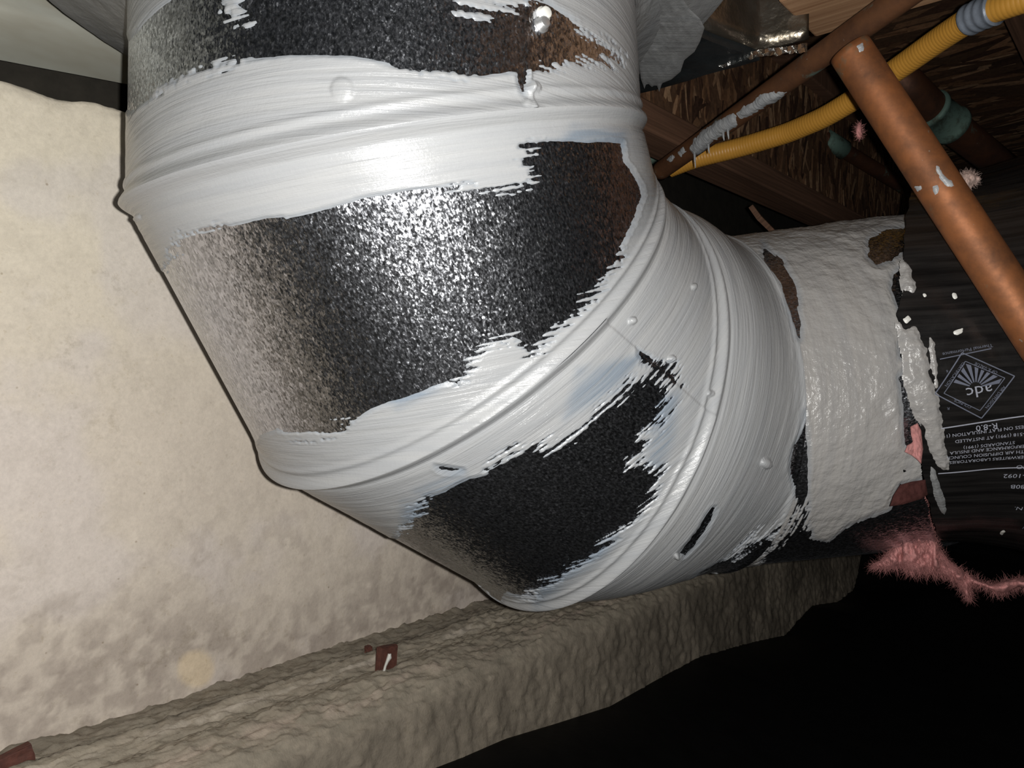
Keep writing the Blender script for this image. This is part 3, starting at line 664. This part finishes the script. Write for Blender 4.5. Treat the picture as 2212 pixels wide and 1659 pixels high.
coat_on_tube(A0, A1, .0108, [[(1500, 300), (1520, 280), (1530, 275), (1545, 262), (1556, 258), (1580, 245), (1590, 250), (1592, 272), (1575, 282), (1560, 290), (1545, 300), (1530, 318), (1510, 335), (1500, 335), (1488, 322)],
    [(1590, 245), (1605, 228), (1625, 222), (1640, 205), (1665, 198), (1698, 200), (1690, 212), (1665, 225), (1640, 238), (1615, 255), (1600, 256)],
    [(1464, 326), (1476, 318), (1482, 326), (1470, 338)], [(1440, 345), (1455, 330), (1457, 340), (1446, 352)]], M['mastic'], rootA, thick=.0016)
coat_on_tube(B0, B1, RBp, [[(2018, 355), (2026, 358), (2036, 374), (2046, 384), (2062, 398), (2066, 404), (2055, 404), (2040, 398), (2030, 385), (2022, 370)], [(2014, 404), (2024, 402), (2028, 414), (2020, 424), (2014, 414)],
    [(1978, 405), (1988, 403), (1990, 409), (1982, 412)], [(1852, 100), (1864, 92), (1868, 104), (1858, 112)]], M['mastic'], rootB)
# drips hanging from the smear on the thin pipe
for (x, y, L_) in ((1572, 285, 16), (1562, 292, 12), (1530, 318, 14), (1500, 335, 28), (1545, 268, 9)):
    k = np.array(A1)-np.array(A0); z = 1/(1/.93+(x-1423)/577*(1/.575-1/.93))-.010
    V, Fq, uv = tube([at(x, y-6, z), at(x+1, y+L_*.4, z), at(x+2, y+L_*.8, z), at(x+2, y+L_, z)], [.0016, .0010, .0007, .0003], 8)
    o = mesh_obj('drip', V, Fq, M['mastic'], None, True, uv, {'thin': np.zeros(len(V))}); adopt(o, rootA)

# yellow corrugated gas tube
ky = [(1440, 366, 1.04), (1500, 343, 1.02), (1600, 318, .99), (1700, 288, .95), (1780, 254, .905), (1845, 215, .87), (1900, 176, .835), (1960, 134, .80), (2030, 84, .76), (2100, 38, .72), (2160, 14, .69), (2260, -18, .66)]
kp = np.array([at(*k) for k in ky]); cum = np.r_[0, np.cumsum(np.linalg.norm(np.diff(kp, axis=0), axis=1))]
nseg = 1100; ss = np.linspace(0, cum[-1], nseg)
def smooth_path(kp, cum, ss):
    k = np.stack([np.interp(ss, cum, kp[:, i]) for i in range(3)], -1)
    w = 121; ker = np.hanning(w); ker /= ker.sum(); pad = np.vstack([np.repeat(k[:1], w//2, 0)+0, k, np.repeat(k[-1:], w//2, 0)])
    return np.stack([np.convolve(pad[:, i], ker, 'valid') for i in range(3)], -1)
yp = smooth_path(kp, cum, ss)
rootY = empty('yellow_gas_tube', yp[0]); tag(rootY, 'yellow corrugated flexible gas tube running behind the copper pipes', 'tube')
rr = .0120+.00028*np.abs(np.sin(ss/.0038*math.pi))
V, Fq, uv = tube(yp, rr, 24); adopt(mesh_obj('corrugated_jacket', V, Fq, M['yellow'], None, True, uv), rootY)
X_, Y_ = proj(yp); sel = np.where((X_ > 2092) & (X_ < 2152))[0]
V, Fq, uv = tube(yp[sel[::3]], .0142+.0006*np.sin(np.arange(len(sel[::3]))*.9), 28); tp = adopt(mesh_obj('tape_wrap', V, Fq, M['tape'], None, True, uv), rootY); tp['label'] = 'mottled blue grey tape wrap'
# short upright copper stub
S0 = at(1404, 150, 1.27); S1 = at(1407, 322, 1.27)
rootS = empty('copper_stub', S1); tag(rootS, 'short upright orange copper pipe just right of the duct', 'pipe')
V, Fq, uv = tube(line(S0, S1, 6), .0112, 24); adopt(mesh_obj('pipe_body', V, Fq, M['copper_orange'], None, True, uv), rootS)
V, Fq, uv = tube([at(1407, 312, 1.27), at(1407, 314, 1.27), at(1410, 352, 1.27), at(1411, 354, 1.27)], [.0112, .0132, .0132, .011], 24); adopt(mesh_obj('fitting', V, Fq, M['patina'], None, True, uv), rootS)[ 'label'] = 'green corroded fitting'
# dark pipe with coupling
D0 = at(1925, 150, 1.20); D1 = at(2010, 235, 1.24); D2 = at(2190, 380, 1.35)
rootD = empty('dark_copper_pipe', D1); tag(rootD, 'dark copper pipe with green coupling behind the yellow tube', 'pipe')
V, Fq, uv = tube([D0, (D0+D1)/2, D1, (D1+D2)/2, D2], [.027, .027, .027, .025, .025], 28); adopt(mesh_obj('pipe_body', V, Fq, M['copper_dark'], None, True, uv), rootD)
dd = (D2-D1)/np.linalg.norm(D2-D1)
V, Fq, uv = tube([D1-dd*.004, D1-dd*.002, D1+dd*.004, D1+dd*.006, D1+dd*.05, D1+dd*.053, D1+dd*.06, D1+dd*.062], [.027, .0315, .0315, .029, .029, .032, .032, .026], 32)
adopt(mesh_obj('coupling', V, Fq, M['patina'], None, True, uv), rootD)['label'] = 'green corroded coupling'
E0 = at(1765, 290, 1.45); E1 = at(1990, 425, 1.6); de = (E1-E0)/np.linalg.norm(E1-E0)
rootE = empty('black_pipe', E0); tag(rootE, 'dim black pipe with small fitting lying against the joist', 'pipe')
V, Fq, uv = tube(line(E0, E1, 8), .014, 20); adopt(mesh_obj('pipe_body', V, Fq, M['copper_dark'], None, True, uv), rootE)
V, Fq, uv = tube([E0+de*.02, E0+de*.022, E0+de*.075, E0+de*.077], [.014, .0185, .0185, .014], 20); adopt(mesh_obj('fitting', V, Fq, M['patina'], None, True, uv), rootE)
pipe('copper_pipe', 'faint orange copper pipe end beneath the foil box', 'pipe', line(at(1470, 165, 1.25), at(1605, 225, 1.33), 6), .012, M['copper_dark'])
V, Fq, uv = tube([at(1622, 445, 1.15), at(1640, 470, 1.15), at(1670, 500, 1.15), at(1705, 530, 1.15)], [.005, .0055, .005, .005], 4)
tag(mesh_obj('metal_strap', V, Fq, M['wood_old'], None, False, uv), 'dull diagonal strap behind the elbow top', 'strap')

# ============================================================ insulated flexible duct
J0 = K2W([.30, .015, .775]); J1 = K2W([.74, .040, .70]); uJ = (J1-J0)/np.linalg.norm(J1-J0); LJ = np.linalg.norm(J1-J0)
AJ = np.cross(uJ, [0, 0, 1.]); AJ /= np.linalg.norm(AJ); BJ = np.cross(uJ, AJ)
def jack(th, ax):
    r = .172+.024*sstep(.10, .26, ax)+.0025*(fbm(th*9, ax*9, 3)-.5)+.004*(fbm(th*2.2+3, ax*14, 3)-.5)
    rad = np.cos(th)[..., None]*AJ+np.sin(th)[..., None]*BJ
    return J0+rad*r[..., None]+ax[..., None]*uJ, rad
ed = np.array([(300, 1990), (360, 1985), (395, 1975), (420, 1968), (457, 1960), (498, 1953), (554, 1951), (629, 1949), (677, 1940), (707, 1949), (760, 1962), (850, 1972), (917, 1987), (999, 1991), (1055, 2002), (1130, 2017), (1186, 2032), (1220, 2054), (1260, 2080)])
nth = 520; th = np.linspace(-np.pi, np.pi, nth, endpoint=False); axs = np.linspace(0, LJ, 220)
TH, AX = np.meshgrid(th, axs, indexing='ij'); p, rad = jack(TH, AX); X, Y = proj(p); facing = ((CAMW-p)*rad).sum(-1)/np.linalg.norm(CAMW-p, axis=-1)
start = np.zeros(nth)
for i in range(nth):
    g_ = X[i]-np.interp(Y[i], ed[:, 0], ed[:, 1]); k = np.argmax(g_ > 0); start[i] = axs[max(k, 0)] if (g_ > 0).any() else .1
    if k > 0: start[i] = axs[k-1]+(axs[k]-axs[k-1])*(-g_[k-1])/(g_[k]-g_[k-1])
fm = facing[:, 60]; w = sstep(.02, -.25, fm); start = start*(1-w)+.135*w
start = start+.004*(fbm(th*14, th*0, 3)-.5); THJ = th.copy()
rootJ = empty('flexible_duct', J0+uJ*.1); tag(rootJ, 'black plastic-jacketed insulated flexible duct with white printing at the right', 'duct')
nv = 150; v = np.linspace(0, 1, nv); TH, VV = np.meshgrid(th, v, indexing='ij'); AX = start[:, None]+(LJ-start[:, None])*VV
p, rad = jack(TH, AX); Fq = grid_faces(nth, nv, wrap=True)
P2, _ = jack(TH, AX); P2 = P2-rad*.0006
inner = jack(TH[:, :8], start[:, None]+.05*VV[:, :8]/VV[0, 7])[0]-rad[:, :8]*.002
jk = adopt(mesh_obj('jacket', p.reshape(-1, 3), Fq, M['jacket'], None, True, np.stack([TH*.19, AX], -1).reshape(-1, 2)), rootJ)
jl = adopt(mesh_obj('jacket_lip', inner.reshape(-1, 3), grid_faces(nth, 8, wrap=True), M['jacket'], None, True, np.stack([TH[:, :8]*.19, VV[:, :8]], -1).reshape(-1, 2)), rootJ)
def jfind(x, y):
    th_ = np.linspace(-np.pi, np.pi, 900); ax_ = np.linspace(0, LJ, 500); T_, A_ = np.meshgrid(th_, ax_, indexing='ij'); p_, r_ = jack(T_, A_); X_, Y_ = proj(p_)
    e = np.where(((CAMW-p_)*r_).sum(-1) > 0, np.hypot(X_-x, Y_-y), 1e9); k = np.unravel_index(e.argmin(), e.shape); return T_[k], A_[k]
def trim_inside(o):                      # the collar ends a little way inside the jacket
    off = Vector((0, 0, 0)); q_ = o.parent
    while q_ is not None: off += q_.location; q_ = q_.parent
    n_ = len(o.data.vertices); co = np.empty(n_*3, np.float32); o.data.vertices.foreach_get('co', co); co = co.reshape(-1, 3)+np.array(off)
    ax = (co-J0)@uJ; rd = co-J0-ax[:, None]*uJ; thv = np.arctan2(rd@BJ, rd@AJ); st = np.interp(thv, THJ, start)
    rr_ = np.linalg.norm(rd, axis=1); bad = (ax > st+.022) | ((ax > st-.001) & (rr_ > .169))
    bm = bmesh.new(); bm.from_mesh(o.data); bm.verts.ensure_lookup_table()
    bmesh.ops.delete(bm, geom=[bm.verts[i] for i in np.where(bad)[0]], context='VERTS'); bm.to_mesh(o.data); bm.free()
trim_inside(COLLAR); [trim_inside(c) for c in COLLAR.children]
# mastic smears on the jacket
def jcoat(polys, mt, thick=.002, amp=6, name='mastic_smear', ax0=0.0):
    cell = .0009; nth = int(np.pi*.19/cell*1.2); nv = int(LJ/cell); th0, _ = jfind(2080, 800)
    th_ = np.linspace(th0-1.6, th0+1.6, nth); T_, A_ = np.meshgrid(th_, np.linspace(0, LJ, nv), indexing='ij'); p_, r_ = jack(T_, A_); X_, Y_ = proj(p_)
    face = ((CAMW-p_)*r_).sum(-1) > 0
    for poly in polys:
        s = samp(sdf_map([poly]), X_, Y_)+amp*2*(fbm(T_*40, A_*220, 4)-.5); s = np.where(face, s, -50)
        h = np.clip(s*.0002, -.0006, thick*(.5+1.1*fbm(T_*30, A_*130, 4))); up = h > -.0005
        keep = up[:-1, :-1] | up[1:, :-1] | up[1:, 1:] | up[:-1, 1:]; Fq = grid_faces(nth, nv, keep)
        if not len(Fq): continue
        Pc = p_+r_*h[..., None]; V_, Fq, uv = compact(Pc.reshape(-1, 3), Fq, np.stack([A_, T_*.19], -1).reshape(-1, 2))
        o = mesh_obj(name, V_, Fq, mt, None, True, uv, {'thin': np.zeros(len(V_))}); adopt(o, rootJ)
jcoat([[(1940, 700), (1958, 712), (1975, 704), (1990, 730), (2001, 752), (2006, 790), (2009, 816), (2020, 845), (2027, 853), (2030, 880), (2036, 910), (2042, 960), (2052, 1005), (2050, 1015), (2036, 1018), (2024, 1000), (2014, 985), (2004, 960), (1996, 925), (1984, 905), (1968, 870), (1958, 830), (1950, 770), (1945, 730)],
    [(2008, 728), (2018, 740), (2024, 775), (2026, 830), (2022, 838), (2014, 800), (2007, 765)], [(1950, 565), (1968, 580), (1972, 605), (1979, 625), (1972, 632), (1960, 628), (1952, 640), (1948, 600)],
    ], M['mastic_wet'])
jcoat([[(2010, 1005), (2022, 1020), (2030, 1050), (2040, 1075), (2044, 1105), (2040, 1114), (2030, 1100), (2018, 1070), (2010, 1035)]], M['mastic_grey'], amp=2.5)
jcoat([[(2056, 632), (2064, 632), (2068, 642), (2062, 648), (2056, 642)], [(1992, 634), (2000, 632), (2003, 640), (1996, 644)], [(2059, 716), (2080, 708), (2079, 718), (2068, 724), (2060, 722)], [(2158, 1150), (2168, 1144), (2172, 1148), (2164, 1158)], [(1950, 690), (1962, 682), (1968, 690), (1958, 700)]], M['white_drip'], amp=2, name='mastic_splat')
# printing on the jacket (upside down as it hangs)
tcache = {}
def txt(body, x, y, hpx, mt, ang=0.0, center=False, name='printed_text', origin='tr'):
    """print with its first letter's baseline at survey direction (x, y), reading towards the left and upside down"""
    cu = bpy.data.curves.new('t', 'FONT'); cu.body = body; cu.size = 1.0; cu.resolution_u = 2
    if center: cu.align_x = 'CENTER'; cu.align_y = 'CENTER'
    ob = bpy.data.objects.new('t', cu); C.objects.link(ob)
    me = bpy.data.meshes.new_from_object(ob); bpy.data.objects.remove(ob)
    V = np.array([v.co[:] for v in me.vertices]); Fq = [list(p_.vertices) for p_ in me.polygons]
    th0, ax0 = jfind(x, y); sc = hpx*.62/F
    c, s = math.cos(ang), math.sin(ang); xx = (V[:, 0]*c-V[:, 1]*s)*sc; yy = (V[:, 0]*s+V[:, 1]*c)*sc
    return place(xx, yy, th0, ax0, Fq, mt, name)
def place(xx, yy, th0, ax0, Fq, mt, name):
    # +x of the print runs back along the duct, +y runs down round it
    thd, _ = jfind(2120, 900); thu, _ = jfind(2120, 800); sgn = np.sign(thd-thu)
    T_ = th0+sgn*yy/.196; A_ = ax0-xx; p_, r_ = jack(T_, A_)
    st = np.interp(T_, THJ, start)+.004; okv = A_ > st; Fq = [f for f in Fq if all(okv[i] for i in f)]
    if not Fq: return None
    o = mesh_obj(name, p_+r_*.0007, Fq, mt, None, False); return adopt(o, rootJ)
def pline(pts, w, x, y, mt, name='printed_line'):
    V = []; Fq = []
    for (a, b) in pts:
        a = np.array(a, float); b = np.array(b, float); n_ = max(2, int(np.linalg.norm(b-a)/.008)); d = (b-a)/np.linalg.norm(b-a); q = np.array([-d[1], d[0]])*w/2
        for k in range(n_):
            p0 = a+(b-a)*k/n_; p1 = a+(b-a)*(k+1)/n_; i = len(V); V += [p0-q, p1-q, p1+q, p0+q]; Fq.append([i, i+1, i+2, i+3])
    V = np.array(V); th0, ax0 = jfind(x, y); return place(V[:, 0], V[:, 1], th0, ax0, Fq, mt, name)
PI_, PD_ = M['print'], M['print_dim']
for body, x, y, hp, an in (('R-8.0', 2155, 912, 20, .12), ('THICKNESS ON FLAT INSULATION (1', 2262, 913, 11.5, .11), ('ASTM C-518 (1991) AT INSTALLED', 2262, 929, 11.5, .10), ('STANDARDS (1991)', 2193, 951, 11.5, .09),
                       ('DUCT PERFORMANCE AND INSULA', 2262, 957, 11.5, .08), ('NCE WITH AIR DIFFUSION COUNCIL', 2262, 970, 11.5, .07), ('BY UNDERWRITERS LABORATORIES', 2262, 983, 11.5, .06), ('0-1092', 2225, 1022, 18, .04), ('180B', 2226, 1047, 18, .04), ('NO', 2226, 1004, 16, .04), ('N.', 2212, 1094, 18, .03), ('I', 2214, 1136, 18, .03), ('Thermal Performance', 2142, 742, 11, .15), ('R', 2050, 878, 9, 0), ('6', 2048, 798, 9, 0)):
    txt(body, x, y, hp, PD_ if 'mal' in body or len(body) == 1 else PI_, an)
k_ = .70/F
def sl(L0, L1, a): return [((L0*k_*.89*math.cos(a), L0*k_*math.sin(a)), (L1*k_*.89*math.cos(a), L1*k_*math.sin(a)))]
pline(sl(-60, 180, .13), .0011, 2212, 898, PI_)
pline(sl(-60, 190, .05), .0011, 2212, 1010, PI_)
pline(sl(0, 100, .16), .0008, 2140, 752, PD_)
# certification diamond
cx_, cy_ = 2107, 834
q = lambda a, b: (-a*k_*.89, b*k_)
Dm = [(-77, 12), (-22, -70), (74, -16), (14, 70)]
Di = [(-60, 12), (-17, -52), (56, -13), (10, 53)]
pline([(q(*Dm[i]), q(*Dm[(i+1) % 4])) for i in range(4)], .0009, cx_, cy_, PD_)
pline([(q(*Di[i]), q(*Di[(i+1) % 4])) for i in range(4)], .0006, cx_, cy_, PD_)
txt('adc', 2141, 829, 38, PI_, .16)
V = []; Fq = []
for k in range(9):
    a0_ = math.radians(198+k*18); a1_ = math.radians(198+k*18+10); c0 = np.array([0, 4.])
    def lim(a):
        d = np.array([math.cos(a), math.sin(a)*1.0]); best = 60
        for i in range(4):
            A_, B_ = np.array(Di[i]), np.array(Di[(i+1) % 4]); e = B_-A_; Mx = np.array([[d[0], -e[0]], [d[1], -e[1]]])
            try: sl = np.linalg.solve(Mx, A_-c0)
            except Exception: continue
            if sl[0] > 0 and 0 <= sl[1] <= 1: best = min(best, sl[0])
        return c0+d*best*.93, c0+d*12
    (o0, i0), (o1, i1) = lim(a0_), lim(a1_); b_ = len(V)
    V += [q(*i0), q(*o0), q(*o1), q(*i1)]; Fq.append([b_, b_+1, b_+2, b_+3])
V = np.array(V); t0_, a0__ = jfind(cx_, cy_); place(V[:, 0], V[:, 1], t0_, a0__, Fq, PD_, 'printed_sunburst')
for body, x, y, an in (('CERTIFICATION', 2063, 808, math.radians(55)), ('OF R-VALUE', 2130, 793, math.radians(-31)), ('AIR DIFFUSION', 2149, 857, math.radians(55)), ('COUNCIL', 2079, 872, math.radians(-31))):
    txt(body, x, y, 9, PD_, an, True)

# ============================================================ pink insulation
def zpk(x, y): return .70+.0*x
rootP = empty('pink_insulation', at(1990, 1200, .70)); tag(rootP, 'torn tuft of pink fibreglass insulation hanging under the flexible duct end', 'insulation')
pk_poly = [(1998, 1062), (2004, 1068), (2006, 1100), (2014, 1135), (2024, 1165), (2034, 1192), (2052, 1213), (2080, 1232), (2110, 1252), (2140, 1262), (2170, 1254), (2200, 1248), (2225, 1255), (2225, 1275), (2200, 1268), (2172, 1282), (2150, 1282), (2125, 1268), (2098, 1262), (2092, 1275), (2098, 1294), (2086, 1288), (2070, 1262), (2045, 1246), (2020, 1240), (1995, 1238), (1965, 1240), (1945, 1226), (1915, 1230), (1888, 1226), (1884, 1220), (1905, 1208), (1915, 1195), (1930, 1180), (1945, 1160), (1960, 1140), (1964, 1110), (1972, 1102), (1980, 1115), (1984, 1095)]
b_ = puff('wool_body', pk_poly, lambda x, y: .705-.0001*(x-1990), .045, M['pink'], 3, .8, rootP, .09, 3)
V = []; Fq = []; r = np.random.RandomState(11); pp = np.array(pk_poly, float)
def addfib(p0, d, L, w=.0002):
    k = 5; pts = []; p_ = np.array(p0); d = np.array(d, float); d /= np.linalg.norm(d)
    for i in range(k+1):
        pts.append(p_.copy()); d = d+r.normal(0, .28, 3); d /= np.linalg.norm(d); p_ = p_+d*L/k
    for i, q_ in enumerate(pts):
        ww = w*(1-i/(k+.5)); b = len(V)
        V.extend([q_+[ww, 0, 0], q_+[-ww*.5, ww, 0], q_+[-ww*.5, -ww, ww]])
        if i:
            for a in range(3): Fq.append([b-3+a, b-3+(a+1) % 3, b+(a+1) % 3, b+a])
for i in range(3000):
    k = r.randint(len(pp)); a = pp[k]; b = pp[(k+1) % len(pp)]; q_ = a+(b-a)*r.rand(); c_ = np.array([2000, 1190]) if q_[0] < 2060 else np.array([q_[0], 1262]); dr_ = q_-c_; dr_ /= (np.linalg.norm(dr_)+1e-6)
    q_ = q_-dr_*r.uniform(0, 10); addfib(at(q_[0], q_[1], .70+r.normal(0, .008)), [dr_[0]*.6+r.normal(0, .7), r.normal(0, .5), -dr_[1]*.6+r.normal(0, .5)-.3], r.uniform(.002, .011))
for i in range(1500):
    q_ = pp[r.randint(len(pp))]*.5+pp[r.randint(len(pp))]*.5
    if sdf_points(np.array([q_[0]]), np.array([q_[1]]), pk_poly)[0] > 3: addfib(at(q_[0], q_[1], .683), [r.normal(0, .4), -.2, -1], r.uniform(.006, .014), .0002)
fb_ = adopt(mesh_obj('fibres', np.array(V), Fq, M['pink'], None, True), rootP); tag(fb_, kind='stuff')
def tuft(label, x, y, z, rx, ry, n=260, mt='pink', seed=2):
    global V, Fq
    root = empty('fluff_tuft', at(x, y, z)); tag(root, label, 'insulation')
    po = [(x+rx*math.cos(a)*(1+.25*math.sin(3*a+seed)), y+ry*math.sin(a)*(1+.2*math.cos(5*a))) for a in np.linspace(0, 2*math.pi, 16, endpoint=False)]
    puff('wool_body', po, z, rx*2*z/F*.8, M[mt], max(1.2, rx/9), .8, root, .25, seed)
    V = []; Fq = []
    for i in range(n):
        a = r.uniform(0, 2*math.pi); addfib(at(x+rx*.8*math.cos(a), y+ry*.8*math.sin(a), z-.002), [math.cos(a), r.normal(0, .4), -math.sin(a)], r.uniform(.002, .006), .00018)
    f = adopt(mesh_obj('fibres', np.array(V), Fq, M[mt], None, True), root); tag(f, kind='stuff')
M['pinkpale'] = simple('pale_dusty_fluff', (.42, .31, .27), .9, 0, .2, 200, .6, .1)
tuft('pale pink tuft of fluff on top of the black flexible duct', 2091, 388, .62, 24, 17, 300, 'pinkpale', 2)
tuft('tiny pink tuft hanging beside the thick orange copper pipe', 1856, 283, .70, 6, 17, 120, 'pink', 5)
# maroon and pink lumps, coloured to imitate pink reflected in the collar metal
o = puff('maroon_reflection', [(1922, 1094), (1930, 1070), (1945, 1047), (1970, 1040), (1999, 1036), (2004, 1068), (1990, 1078), (1950, 1090)], .604, .005, M['maroon'], 3, .8, None, .12, 8)
tag(o, 'dark maroon lump painted as a reflection in the metal at the jacket edge above the tuft', 'insulation')
o = puff('pink_reflection', [(1966, 922), (1982, 914), (1990, 930), (1994, 970), (1990, 1002), (1980, 992), (1970, 984), (1954, 976), (1960, 962), (1972, 955), (1968, 940)], .600, .006, M['pink'], 2, .9, None, .2, 9)
tag(o, 'small pink lump painted as a reflection in the metal at the mastic edge of the jacket', 'insulation')
# ============================================================ small things on the wall
def plate(label, x, y, w, hgt, tilt, mt='steel_rust', off=.655):
    r0 = np.array([(x-CX)/F, 1.0]); nn_ = off; z = nn_/(r0@WN); t0 = z*(r0@WD); h0 = -(y-CY)/F*z
    bm = bmesh.new(); bmesh.ops.create_cube(bm, size=1)
    for v in bm.verts:
        a = v.co.x*w; b = v.co.z*hgt; v.co = Vector(wall(t0+a*math.cos(tilt)-b*math.sin(tilt), nn_+v.co.y*.008, h0+a*math.sin(tilt)+b*math.cos(tilt)).tolist())
    bmesh.ops.bevel(bm, geom=bm.edges[:], offset=.0008, segments=2, affect='EDGES')
    bmesh.ops.subdivide_edges(bm, edges=bm.edges[:], cuts=2, use_grid_fill=True)
    for v in bm.verts: v.co += Vector([random.uniform(-.0004, .0004) for _ in range(3)])
    V = np.array([v.co[:] for v in bm.verts]); Fq = [[v.index for v in f.verts] for f in bm.faces]; bm.free()
    rt = empty('steel_tie', wall(t0, nn_, h0)); tag(rt, label, 'steel tie'); adopt(mesh_obj('plate', V, Fq, M[mt], None, False), rt); return rt, z
rt, z = plate('rusty square steel tie end with a white mastic drip at the wall base', 835, 1422, .022, .025, -.1, off=.603)
b_ = puff('mastic_drip', [(838, 1412), (845, 1412), (846, 1422), (840, 1430), (835, 1440), (833, 1450), (826, 1452), (829, 1440), (833, 1428)], z-.012, .006, M['white_drip'], 1.5, .2, rt)
plate('tiny rusty steel fragment left of the square tie end', 796, 1404, .005, .009, 0, off=.645)
plate('rusty steel tie end in the bottom left corner', 28, 1642, .026, .014, .2)
V, Fq, uv = tube([at(1214, 1358, .955), at(1222, 1360, .952), at(1228, 1372, .95), at(1229, 1390, .955)], [.0006, .0009, .0008, .0003], 6)
tag(mesh_obj('root_fragment', V, Fq, M['root'], None, True, uv), 'thin curled brown root on the footing face', 'root')
